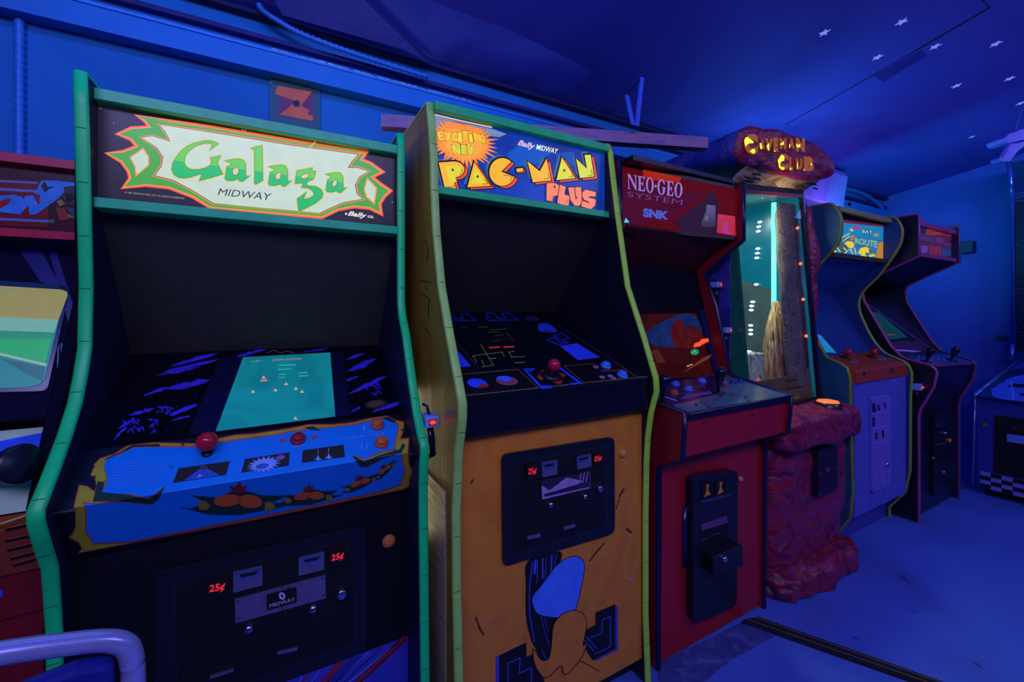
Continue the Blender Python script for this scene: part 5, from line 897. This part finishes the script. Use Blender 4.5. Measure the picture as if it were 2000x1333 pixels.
    MB().lathe(S2.at(*Q([(712, 490)])[0]), S2.n, [(.009, 0), (.009, .008), (0, .01)], CHROME).build('return_button', d); MB().lathe(S2.at(*Q([(748, 555)])[0]), S2.n, [(.013, 0), (.013, .01), (0, .012)], M('#d0843c', .4)).build('return_button', d, 'orange return button'); MB().lathe(S2.at(*Q([(702, 840)])[0]), S2.n, [(.008, 0), (.008, .006), (0, .007)], CHROME).build('lock', d); MB().lathe(S2.at(*Q([(605, 712)])[0]), S2.n, [(.006, 0), (.006, .006), (0, .007)], CHROME).build('lock', d)
    b = MB(); b.prism([S2.at(*p) for p in Q([(620, 590), (715, 570), (715, 580), (620, 602)])], S2.n * .006, M('#3a3c70', .3)); b.build('return_flap', d)
cab_pink(); RNG[0] = None

# ================================================================ red flight cabinet, cut by the left frame edge
def cab_left():
    XL, XR = -1.08, -.377
    r = thing('arcade_cabinet', 'red-topped arcade cabinet at the far left with a lit racing screen and black steering grip', 'arcade machine', ((XL + XR) / 2, 1.45, 0))
    P = [(1.29, 1.515), (1.29, 1.33), (1.31, 1.25), (1.16, .98), (1.085, .825), (1.09, .80), (1.135, .70), (1.165, .53), (1.17, 0)]
    sd = M('#12163a', .45); side(r, XL, XL + .02, P, 1.76, sd); side(r, XR - .02, XR, P, 1.76, sd); a, c = XL + .02, XR - .02; RNG[0] = (a, c); trim(r, XR - .02, XR, P, 1.7, M('#0a0a24', .8, spec=.1), 'dark edging', 9)
    S = Surf.yz((1.306, 1.35), (1.306, 1.5)); b = MB(); b.slab(a, c, [(1.306, 1.345), (1.306, 1.51), (1.32, 1.51), (1.32, 1.345)], M('#4c0c24', .3, .1))  # switched-off marquee, its print given emission in place of room light
    k = .13503; Q = lambda pts: [(x * k, 300 + y * k) for x, y in pts]; rd = M('#8a1428', .3, .3); bl = M('#1c5ae0', .3, .55, var=.25)
    b.art(S, Q([(-300, 330), (700, 420), (700, 1060), (-300, 1040)]), M('#7a1030', .3, .2), 1)
    for q, wd in (([(-300, 385), (530, 425)], 4), ([(-300, 500), (540, 548)], 5), ([(-300, 935), (690, 980)], 5)): b.stroke(S, Q(q), wd, M('#3a58c8', .3, .5), 2)
    b.art(S, Q([(-300, 640), (0, 610), (200, 595), (320, 630), (345, 670), (300, 880), (0, 845), (-300, 850)]), bl, 3); b.art(S, Q([(-300, 760), (0, 690), (110, 650), (160, 665), (110, 740), (0, 800), (-300, 820)]), rd, 4)
    b.art(S, Q([(290, 880), (360, 620), (480, 610), (560, 740), (580, 600), (500, 590), (600, 390), (800, 390), (1130, 430), (1130, 470), (1000, 470), (860, 640), (700, 760), (510, 885), (430, 885), (410, 750)]), bl, 3)
    b.art(S, Q([(515, 590), (545, 580), (580, 720), (545, 740)]), rd, 4); b.art(S, Q([(590, 470), (640, 400), (690, 480), (800, 480), (700, 520), (650, 570)]), M('#2a1440', .3, .2), 4)
    for q, m in (([(920, 480), (1120, 470), (1130, 760), (960, 740), (930, 560)], '#1c1c3c'), ([(820, 690), (880, 660), (950, 730), (860, 770)], '#7a7028'), ([(900, 600), (1050, 580), (1080, 660), (960, 720)], '#3c4058'), ([(800, 780), (940, 790), (1000, 950), (870, 980)], '#7a1424'), ([(860, 800), (960, 860), (1110, 940), (1000, 930)], '#6a6430'), ([(950, 770), (1120, 800), (1130, 930), (1050, 910)], '#1c3458'), ([(700, 960), (770, 950), (800, 1010), (720, 1010)], '#40506a')): b.art(S, Q(q), M(m, .35, .3), 5)
    b.build('marquee', r, 'dark red marquee with blue slanted letters and a rider')
    rs = M('#c01c44', .35); MB().slab(a, c, [(1.285, 1.497), (1.285, 1.516), (1.32, 1.52), (1.32, 1.497)], rs).build('marquee_retainer', r, 'red strip above the marquee'); MB().slab(a, c, [(1.285, 1.34), (1.285, 1.357), (1.32, 1.357), (1.32, 1.34)], rs).build('marquee_retainer', r, 'red strip below the marquee'); MB().slab(a, c, [(1.32, 1.495), (1.76, 1.495), (1.76, 1.51), (1.32, 1.51)], BLACK).build('top_panel', r)
    b = MB(); b.slab(a, c, [(1.30, 1.34), (1.40, 1.27), (1.41, 1.28), (1.31, 1.35)], M('#0c1244', .3)); b.build('hood_panel', r)
    S = Surf.yz((1.33, 1.30), (1.185, .98)); b = MB(); b.slab(a, c, [(1.36, 1.36), (1.185, .97), (1.2, .96), (1.38, 1.35)], M('#080a2c', .7, spec=.1)); sk = M('#10186a', .3)
    for q in ([(30, 478), (75, 478), (118, 560), (80, 552)], [(92, 478), (106, 478), (150, 600), (146, 640)], [(118, 670), (128, 672), (138, 720), (128, 728)], [(112, 680), (116, 672), (150, 760), (144, 772)]): b.art(S, q, sk, 1)
    b.art(S, rr([(-120, 540), (138, 558), (92, 764), (-120, 770)], 14), M('#103a58', .2), 1); b.build('monitor_bezel', r, 'black bezel with dark blue streaks')
    b = MB(); sc1 = [(-110, 552), (120, 566), (131, 570), (132, 578), (115, 625), (88, 740), (76, 752), (50, 757), (-110, 762)]; b.art(S, sc1, E('#0b8a90', .62), 3)
    b.art(S, [(-110, 552), (120, 566), (131, 570), (132, 578), (114, 625), (0, 619), (-110, 612)], E('#8a8448', .95), 4); b.art(S, [(-110, 612), (0, 619), (114, 625), (106, 650), (0, 646), (-110, 640)], E('#6aa898', .85), 4); b.art(S, [(-110, 645), (0, 646), (105, 651), (101, 662), (-110, 662)], E('#108a68', .8), 5); b.art(S, [(-110, 660), (101, 662), (89, 710), (0, 690), (-110, 668)], E('#0a9a58', .9), 5); b.stroke(S, [(-110, 668), (0, 692), (89, 713)], 5, E('#8aa89c', .9), 6); b.art(S, [(0, 700), (88, 718), (82, 745), (60, 735)], E('#0c5a68', .9), 5)
    b.text(S, '130', [(101, 571), (113, 572), (112, 577), (100, 576)], E('#2c9a3c', .9), 6); b.text(S, '120', [(-2, 565), (18, 565), (17, 572), (-2, 572)], E('#3a8a90', .9), 6); b.build('screen', r, 'lit screen with a yellow sky and green field')
    S = Surf.yz((1.085, .822), (1.185, .945)); b = MB(); b.slab(a, c, [(1.085, .822), (1.19, .95), (1.23, .94), (1.15, .80)], M('#b4dcae', .35)); b.art(S, [(-200, 850), (0, 862), (118, 840), (108, 876), (0, 892), (-200, 880)], M('#2a5ae8', .3), 1); b.stroke(S, [(-200, 1030), (0, 1024), (60, 1006)], 3, M('#8ad060', .3), 2)
    for x, y in ((8, 940), (40, 942), (98, 851)): b.ell(S, x, y, 5, 3, CHROME, 2)
    b.art(S, [(104, 846), (118, 838), (112, 870), (102, 878)], M('#b82818', .4), 3); b.build('control_panel', r, 'pale sloping control panel with a blue band')
    p0 = S.at(-60, 922, 60); p1 = S.at(30, 908, 150); bk = M('#101828', .35); MB().tube([S.at(-90, 960), p0, p1], .02, bk, 16).lathe(p1, (p1 - p0).normalized(), [(.02, -.01), (.033, 0), (.034, .012), (.03, .016), (0, .016)], bk, 24).build('steering_grip', r, 'black round-ended steering grip')
    S = Surf.yz((1.0895, .79), (1.1395, .69)); b = MB(); orr = M('#b04a1c', .45); b.slab(a, c, [(1.088, .818), (1.09, .79), (1.14, .69), (1.15, .69), (1.12, .80)], orr)
    for i, y in enumerate((1020, 1042, 1060, 1077, 1090)): b.stroke(S, [(12 if i < 2 else 6 + i * 5, y + 16), (68, y + 4)], 4.5, INK, 1); b.stroke(S, [(14 if i < 2 else 8 + i * 5, y + 12.5), (68, y + .5)], 1, M('#e0a050', .4), 2)
    b.build('speaker_grille', r, 'orange speaker grille with black slots')
    S = Surf.yz((1.1445, .3), (1.1445, .6)); b = MB(); b.slab(a, c, [(1.145, .69), (1.145, .02), (1.16, .02), (1.16, .69)], M('#7a1010', .45)); b.stroke(S, [(-40, 1225), (30, 1206), (90, 1190)], 1.6, INK, 1); b.ell(S, 0, 1160, 6, 8, M('#3a4af0', .3), 1); b.build('front_panel', r, 'dark red front panel')
cab_left(); RNG[0] = None

# ================================================================ pitch-and-bat style machine against the end wall
def cab_end():
    X0, XB = 3.96, 5.16; Y1, Y0 = .925, .28
    r = thing('pinball_machine', 'dark blue pinball machine with a checkered skirt standing against the end wall', 'arcade machine', (4.5, .6, 0))
    bd = M('#3438a0', .4); S = Surf((X0, 0, 0), (1, 0, 0)); b = MB()
    b.prism([(X0, Y1, .05), (X0, Y1, .635), (X0 + 1.0, Y1, .80), (XB, Y1, .80), (XB, Y1, .05)], (0, Y0 - Y1, 0), bd); b.build('body', r, 'dark blue body', .004)
    b = MB(); S2 = Surf((X0 - .003, 0, 0), (1, 0, 0)); n = 0
    b.prism([(X0 - .002, Y1 - .02, .05), (X0 - .002, Y1 - .02, .155), (X0 - .002, Y0, .155), (X0 - .002, Y0, .05)], (.003, 0, 0), M('#8088e0', .4))
    for j in range(4):
        for i in range(14):
            if (i + j) % 2 == 0: continue
            ya = Y1 - .02 - i * .046; za = .155 - j * .026; b.face([(X0 - .0035, ya, za), (X0 - .0035, ya - .046, za), (X0 - .0035, ya - .046, za - .026), (X0 - .0035, ya, za - .026)], INK)
    b.build('checkered_skirt', r, 'black and pale checkered skirt')
    k = .21; Q = lambda pts: [(1890 + x * k, 700 + y * k) for x, y in pts]
    b = MB(); b.prism([S.at(*p, 1) for p in Q([(255, 530), (700, 590), (700, 1160), (245, 1065)])], (-.006, 0, 0), INK); d = b.build('coin_door', r, 'black coin door'); S3 = Surf((X0 - .008, 0, 0), (1, 0, 0))
    b = MB(); b.art(S3, Q([(365, 705), (700, 750), (700, 830), (365, 775)]), M('#6a90f0', .4), 1); b.build('name_plate', d, 'pale blue plate'); b = MB(); b.art(S3, Q([(395, 640), (470, 650), (460, 670), (400, 662)]), M('#5a2c3c', .4), 1); b.build('coin_slot', d)
    b = MB(); b.prism([S.at(*p, 1) for p in Q([(138, 600), (190, 605), (190, 640), (138, 635)])], (-.006, 0, 0), M('#7a6c40', .4)); b.build('button_plate', r, 'brass plate')
    ST = Surf.tri((X0, Y1, .635), (X0, Y0, .635), (X0 + 1.0, Y1, .80)); b = MB(); b.prism([ST.at(*p, 1) for p in Q([(75, 360), (370, 105), (760, 110), (760, 460)])], ST.n * .006, M('#16285c', .15))
    ST = Surf(ST.p + ST.n * .0075, ST.n); b.art(ST, Q([(215, 290), (285, 255), (270, 245), (355, 215), (340, 205), (440, 170), (760, 110), (760, 430), (300, 380), (230, 350)]), M('#4a6af8', .15), 1); b.art(ST, Q([(360, 265), (420, 235), (470, 240), (600, 240), (600, 280), (440, 270)]), M('#0e1830', .3), 2); b.stroke(ST, Q([(405, 215), (425, 380)]), 2, M('#a0b0ff', .1), 3); b.art(ST, Q([(480, 330), (600, 320), (600, 360), (500, 350)]), M('#0e1830', .3), 2)
    b.build('playfield_glass', r, 'glossy playfield with a pale blue pattern')
    b = MB()
    for y in (Y1 + .008,): b.tube([(X0 - .004, y, .06), (X0 - .004, y, .64), (X0 + .98, y, .805)], .011, M('#7a88d8', .15, metal=.6), 10)
    b.build('side_rail', r, 'chrome side rail')
    b = MB(); zt = 2.12; X2 = XB - .10; b.prism([(X2, Y1 + .05, .80), (X2, Y1 + .05, zt), (X2 - .11, Y1 + .05, zt + .22), (XB, Y1 + .05, zt + .22), (XB, Y1 + .05, .80)], (0, Y0 - Y1 - .1, 0), M('#16206c', .4)); bb = b.build('backbox', r, 'dark backbox')
    SB = Surf((X2 - .001, 0, 0), (1, 0, 0)); b = MB(); b.art(SB, [(1975, 392), (2060, 370), (2060, 690), (1977, 685)], M('#0c1234', .5, spec=.2), 1); b.stroke(SB, [(1977, 680), (1976, 405), (1982, 394), (2050, 384)], 2, M('#3a4c98', .2), 2); rn = random.Random(11)
    for i in range(26): b.stroke(SB, [(1983 + rn.uniform(0, 16), 430 + i * 9.5), (1990 + rn.uniform(0, 16), 430 + i * 9.5 + rn.uniform(-6, 6))], 1.6, M('#263c78', .8, spec=.1), 3)
    b.build('backglass', r, 'dark backglass with faint line drawing')
    b = MB(); ch = M('#5a80e8', .1, metal=.7, var=.2); y = Y1 + .055; b.tube([(X2 - .006, y, .93), (X2 - .006, y, zt), (X2 - .115, y, zt + .22)], .013, ch, 10); b.tube([(X2 - .05, y, .80), (X2 - .006, y, .93)], .013, ch, 10); b.build('backbox_rail', r, 'chrome rail on the backbox edge')
    MB().box((X0 + .05, Y0 + .03, 0), (XB - .05, Y1 - .03, .05), INK).build('base', r)
cab_end(); RNG[0] = None

# ================================================================ loose things
# white push-button boxes clamped between the cabinets
def button_box(px, py, X, s, label, k=1, led='#ff3020'):
    p = on(0, px, py, X); Y = p.y; r = thing('button_box', label, 'button box', (p.x, p.y, p.z - .06), 'white button boxes clamped between the cabinets'); wm = M('#8aa8f0', .4)
    b = MB(); b.box((p.x - .018 * k, Y - .012, p.z - .013 * s), (p.x + .018 * k, Y + .04, p.z + .015 * s), wm); b.build('case', r, bevel=.003)
    MB().box((p.x - .010 * k, Y - .0145, p.z - .006 * s), (p.x + .010 * k, Y - .012, p.z + .008 * s), M('#a84030', .4)).build('lamp_surround', r); MB().ball((p.x, Y - .015, p.z + .001), .0065 * s, E(led, 2.2), (1.3, .6, .8), 12).build('lamp', r, 'small glowing red lamp')
    b = MB(); b.tube([(p.x, Y + .01, p.z - .012 * s), (p.x + .004, Y + .006, p.z - .05), (p.x + .008, Y + .01, p.z - .085), (p.x - .002, Y + .03, p.z - .10)], .009, M('#10143a', .3)); b.tube([(p.x, Y + .015, p.z + .012), (p.x - .004, Y + .02, p.z + .035), (p.x - .012, Y + .03, p.z + .04)], .004, M('#10143a', .3)); b.build('clamp', r, 'dark clamp and cable')
button_box(842, 824, .338, 1.0, 'white button box with a red lamp, between the green-edged and lime-edged cabinets')
button_box(1421, 646, 1.722, .9, 'lower white button box beside the left edge of the cave window')
button_box(1402, 557, 1.722, .9, 'upper white button box beside the left edge of the cave window')
button_box(1795, 757, 3.103, 1.3, 'white button box between the olive-edged and pink-edged cabinets', .95)

# square plaque on the wall
SW = Surf((0, YW - .0125, 0), (0, 1, 0)); b = MB(); b.prism([SW.at(*p) for p in [(528, 152), (626, 172), (625, 258), (528, 240)]], (0, .0125, 0), M('#1c5a68', .5)); k = .35
Z = lambda pts: [(450 + x * k, y * k) for x, y in pts]
b.art(SW, Z([(272, 500), (462, 515), (462, 675), (275, 640)]), M('#7a2058', .5), 1); b.art(SW, Z([(262, 478), (455, 512), (395, 590), (440, 615), (430, 640), (460, 645), (460, 675), (275, 640), (365, 565), (250, 525)]), M('#f06a34', .5), 2)
b.art(SW, [(579 + (8 if i % 2 else 5.5) * math.cos(i * math.pi / 10), 202 + (8 if i % 2 else 5.5) * math.sin(i * math.pi / 10)) for i in range(20)], M('#101c48', .6), 4)
for x, y in ((222, 460), (488, 495)): b.ell(SW, *Z([(x, y)])[0], 1.2, 1.2, WHITE, 1, n=8)
tag(b.build('wall_plaque'), 'square green plaque with an orange letter Z on the back wall', 'plaque')

# long plank lying over the cabinets, and the forked bracket standing on it
PL = V((.335, 1.62, 1.905)); PR = V((1.60, 1.16, 1.905)); d = (PR - PL).normalized(); nn = V((-d.y, d.x, 0)); wood = mix_mat('plank_wood', [(.3, '#7c5c90'), (.5, '#9c7498'), (.7, '#84608c')], 4, .6, .15, (1, 1, 8)); w2 = M('#3a4a9c', .6)
b = MB(); q = [PL + V((0, 0, -.025)), PR + V((0, 0, -.025)), PR + V((0, 0, .022)), PL + V((0, 0, .022))]; b.prism(q, nn * .045, wood)
b.box((.70, 1.47, 1.776), (.76, 1.53, 1.882), wood); b.build('plank'); tag(bpy.data.objects['plank'], 'long wooden plank running behind the marquees above the cabinets', 'plank')
r = thing('forked_bracket', 'blue metal forked bracket standing on the plank under the ceiling', 'bracket', (1.30, 1.30, 1.93)); bp = on(2, 1238, 244, 1.93); yb = bp.y; bm_ = M('#3a66d8', .4)
for i, (x, y) in enumerate(((1225, 186), (1255, 151))):
    t = on(1, x, y, yb); MB().prism([bp + V((-.012 + i * .02, 0, 0)), bp + V((.008 + i * .02, 0, 0)), t + V((.010, 0, 0)), t + V((-.010, 0, 0))], (0, .006, 0), bm_).build('arm', r)
MB().tube([on(1, 1186, 216, yb + .02), on(1, 1226, 181, yb + .004), on(1, 1256, 151, yb + .004)], .0035, INK, 8).build('rod', r, 'thin black rod')

# box on the wall between the rock hood and the ceiling, pipe beside it, sensor on the end wall
wm = M('#8a86e8', .4)
A = on(1, 1560, 340, YW - .2); B = on(1, 1648, 350, YW - .2); C = on(1, 1641, 406, YW - .2)
r = thing('wall_unit', 'lilac white box unit on the back wall beside the rock hood', 'air conditioner', ((A.x + B.x) / 2, YW - .1, C.z)); zt_ = cz(YW - .2) - .03
b = MB(); b.prism([(A.x - .3, YW - .2, C.z + .02), (A.x - .3, YW - .23, zt_ - .06), (A.x - .3, YW - .2, zt_ - .01), (A.x - .3, YW, zt_ - .01), (A.x - .3, YW, C.z)], (B.x - A.x + .3, 0, 0), wm); b.build('case', r, bevel=.008)
MB().box((A.x - .3, YW - .205, C.z), (B.x, YW - .02, C.z + .02), M('#b49cff', .3)).build('lit_underside', r, 'underside strip painted paler as if lit')  # paler lilac paints in the light falling on the unit's underside
point('violet_glow', (3.6, 1.52, 1.95), 1.2, (.5, .25, 1), .05)
pts = [on(1, x, y, YW - .03) for x, y in cro([(1640, 366), (1670, 373), (1690, 381), (1704, 390), (1718, 402), (1728, 420), (1731, 440), (1732, 470)], 5)]
tag(MB().tube(pts, .018, M('#2c74c0', .4), 10).box((4.38, YW - .06, 2.12), (4.44, YW, 2.16), M('#2c74c0', .4)).build('wall_pipe'), 'blue pipe bending down the back wall in the far corner', 'pipe')
p = on(0, 1893, 484, XE); tag(MB().box((XE - .08, p.y - .04, p.z - .05), (XE, p.y + .04, p.z + .05), M('#1c2a50', .5)).build('wall_box', bevel=.006), 'small dark box on the end wall behind the pink-edged marquee', 'box')
p = on(0, 1955, 661, XE); tag(MB().box((XE - .012, p.y - .028, p.z - .02), (XE, p.y + .028, p.z + .02), M('#33406c', .5)).build('wall_socket', bevel=.004), 'small socket plate low on the end wall beside the pinball machine', 'socket')

# stars stuck on the ceiling
STARS = [(1610, 63, 9, 'pale star on the ceiling, leftmost of the stuck-on stars'), (1761, 42, 10, 'pale star on the ceiling, topmost in the photo'), (1714, 111, 9, 'dimmer star on the ceiling at the left end of the dark seam'), (1827, 90, 8, 'pale star on the ceiling touching the long dark seam'), (1945, 85, 11, 'largest pale star on the ceiling, near the right frame edge'), (1868, 167, 9, 'pale star on the ceiling between the dark seam and the end wall'), (1972, 153, 8, 'thin pale star on the ceiling below the largest star'), (1994, 201, 8, 'pale star on the ceiling just above the hanging toy spaceship'), (1898, 267, 6, 'small dim star on the ceiling nearest the end wall')]
stm = M('#8a90ff', .5, .75)
for x, y, s, lab in STARS:
    c = CS.at(x, y, 0); an0 = random.uniform(0, 1.2); e1 = V((1, 0, 0)); e2 = V((0, 1, -SL)).normalized(); R = .024 if s > 7 else .018
    P = [c + (e1 * math.cos(an0 + i * math.pi / 5) + e2 * math.sin(an0 + i * math.pi / 5)) * (R if i % 2 == 0 else R * .45) + V((0, 0, -.0015)) for i in range(10)]
    tag(MB().prism(P, (0, 0, -.002), stm).build('ceiling_star'), lab, 'star', 'stars stuck on the ceiling')

# toy spaceship hanging on a thread
D = 2.6; g = lambda x, y, dd=0: (lambda q: CO + q * ((D + dd) / q.dot(Fv)))(ray(x, y)); r = thing('toy_spaceship', 'violet toy spaceship hanging on a thread at the right frame edge', 'toy', tuple(g(1985, 265))); sm_ = M('#8a70e8', .45); k = .18
Q = lambda pts: [(1930 + x * k, 180 + y * k) for x, y in pts]
b = MB(); b.prism([g(*p) for p in Q([(170, 500), (230, 450), (300, 430), (330, 410), (470, 380), (560, 370), (560, 520), (470, 500), (330, 530), (230, 555), (190, 540)])], Fv * .10, sm_); b.build('fuselage', r, bevel=.02)
b = MB(); b.prism([g(*p, .02) for p in Q([(240, 555), (330, 545), (470, 500), (560, 480), (560, 540), (400, 590), (330, 640), (240, 755), (150, 750), (160, 700)])], Fv * .025, M('#7a64d8', .45)); b.build('wing', r, bevel=.006)
b = MB(); b.prism([g(*p, -.03) for p in Q([(118, 730), (135, 708), (240, 735), (240, 752), (150, 752)])], Fv * .05, sm_); b.build('wing_tip', r)
MB().tube([g(1983, 256), g(2003, 194)], .0018, M('#6a74c8', .5), 6).build('thread', r, 'thin thread')

# cable ramp across the floor
a0, a1 = on(2, 1447, 1218, 0), on(2, 1487, 1210, 0); e0 = on(2, 1780, 1335, 0); e1 = on(2, 1838, 1335, 0); ext = .25; e0 = e0 + (e0 - a0) * ext; e1 = e1 + (e1 - a1) * ext
b = MB(); T = V((0, 0, .012)); L_ = lambda t, s: (a0.lerp(a1, t)).lerp(e0.lerp(e1, t), s)
b.raw([L_(0, 0), L_(.15, 0) + T, L_(.85, 0) + T, L_(1, 0), L_(0, 1), L_(.15, 1) + T, L_(.85, 1) + T, L_(1, 1)], [(0, 1, 5, 4), (1, 2, 6, 5), (2, 3, 7, 6), (0, 3, 2, 1), (4, 5, 6, 7), (0, 4, 7, 3)], M('#060820', .9))
T2 = V((0, 0, .0135))
for t in (.22, .64): b.raw([L_(t, 0) + T2, L_(t + .035, 0) + T2, L_(t + .035, 1) + T2, L_(t, 1) + T2], [(0, 1, 2, 3)], M('#a08a60', .6))
tag(b.build('cable_ramp'), 'black cable ramp with two tan lines across the floor', 'cable ramp')

# tubular chair whose back pokes into the lower left corner
def chair():
    r = thing('chair', 'chrome tubular chair with a dark padded back, cut by the lower left corner', 'chair', (-.38, .45, 0)); ch = M('#b0b8f0', .25, metal=.55, var=.05)
    f = lambda x, y: ray(x, y); tp = [(-110, 1296), (-30, 1282), (60, 1268), (140, 1258), (190, 1253), (225, 1254), (248, 1264), (258, 1288), (261, 1330), (263, 1420)]
    # the back frame lies in an upright plane a little turned to the room
    p = on(2, 190, 1250, .80); S = Surf(p, V((-.28, 1, 0))); pts = [S.at(x, y) for x, y in cro(tp, 4)]
    ux = V((1, .28, 0)).normalized(); cxx = pts[0] - ux * .06
    mir = [cxx + ux * -(q - cxx).dot(ux) + V((0, 0, q.z - cxx.z)) for q in reversed(pts)]
    low = V((0, 0, -1)); foot_r = V((pts[-1].x, pts[-1].y, 0)) + V((.02, -.05, 0)) ; foot_l = V((mir[0].x, mir[0].y, 0)) + V((-.02, -.05, 0))
    path = [foot_l + V((0, 0, .012))] + [mir[0]] + mir[1:] + pts + [foot_r + V((0, 0, .012))]
    MB().tube(path, .0118, ch, 14).build('back_frame', r, 'bent chrome tube frame')
    c0 = pts[20] if len(pts) > 20 else pts[-1]; zt = p.z - .016; zb = zt - .22; R_ = pts[-1] - ux * .018; L_ = mir[0] + ux * .018
    b = MB(); q = [V((L_.x, L_.y, zb)), V((R_.x, R_.y, zb)), V((R_.x, R_.y, zt - .012)), V((R_.x, R_.y, zt)) - ux * .03, V((L_.x, L_.y, zt)) + ux * .03, V((L_.x, L_.y, zt - .012))]; nb = V((-.28, 1, 0)).normalized(); b.prism([v - nb * .012 for v in q], nb * .024, M('#1c2488', .35)); b.build('back_pad', r, 'dark blue padded back', .008)
    sx = -nb; b = MB(); q = [V((L_.x, L_.y, .44)), V((R_.x, R_.y, .44)), V((R_.x, R_.y, .44)) + sx * .40, V((L_.x, L_.y, .44)) + sx * .40]; b.prism(q, (0, 0, .05), M('#1a1e58', .5)); b.build('seat', r, 'dark padded seat', .012)
    for q in (L_, R_):
        w_ = V((q.x, q.y, 0)) + sx * .38; b = MB(); b.tube([V((q.x, q.y, .43)) + sx * .02, w_ + V((0, 0, .43)), w_ + sx * .03 + V((0, 0, .012))], .0115, ch, 12); b.build('leg', r)
chair()
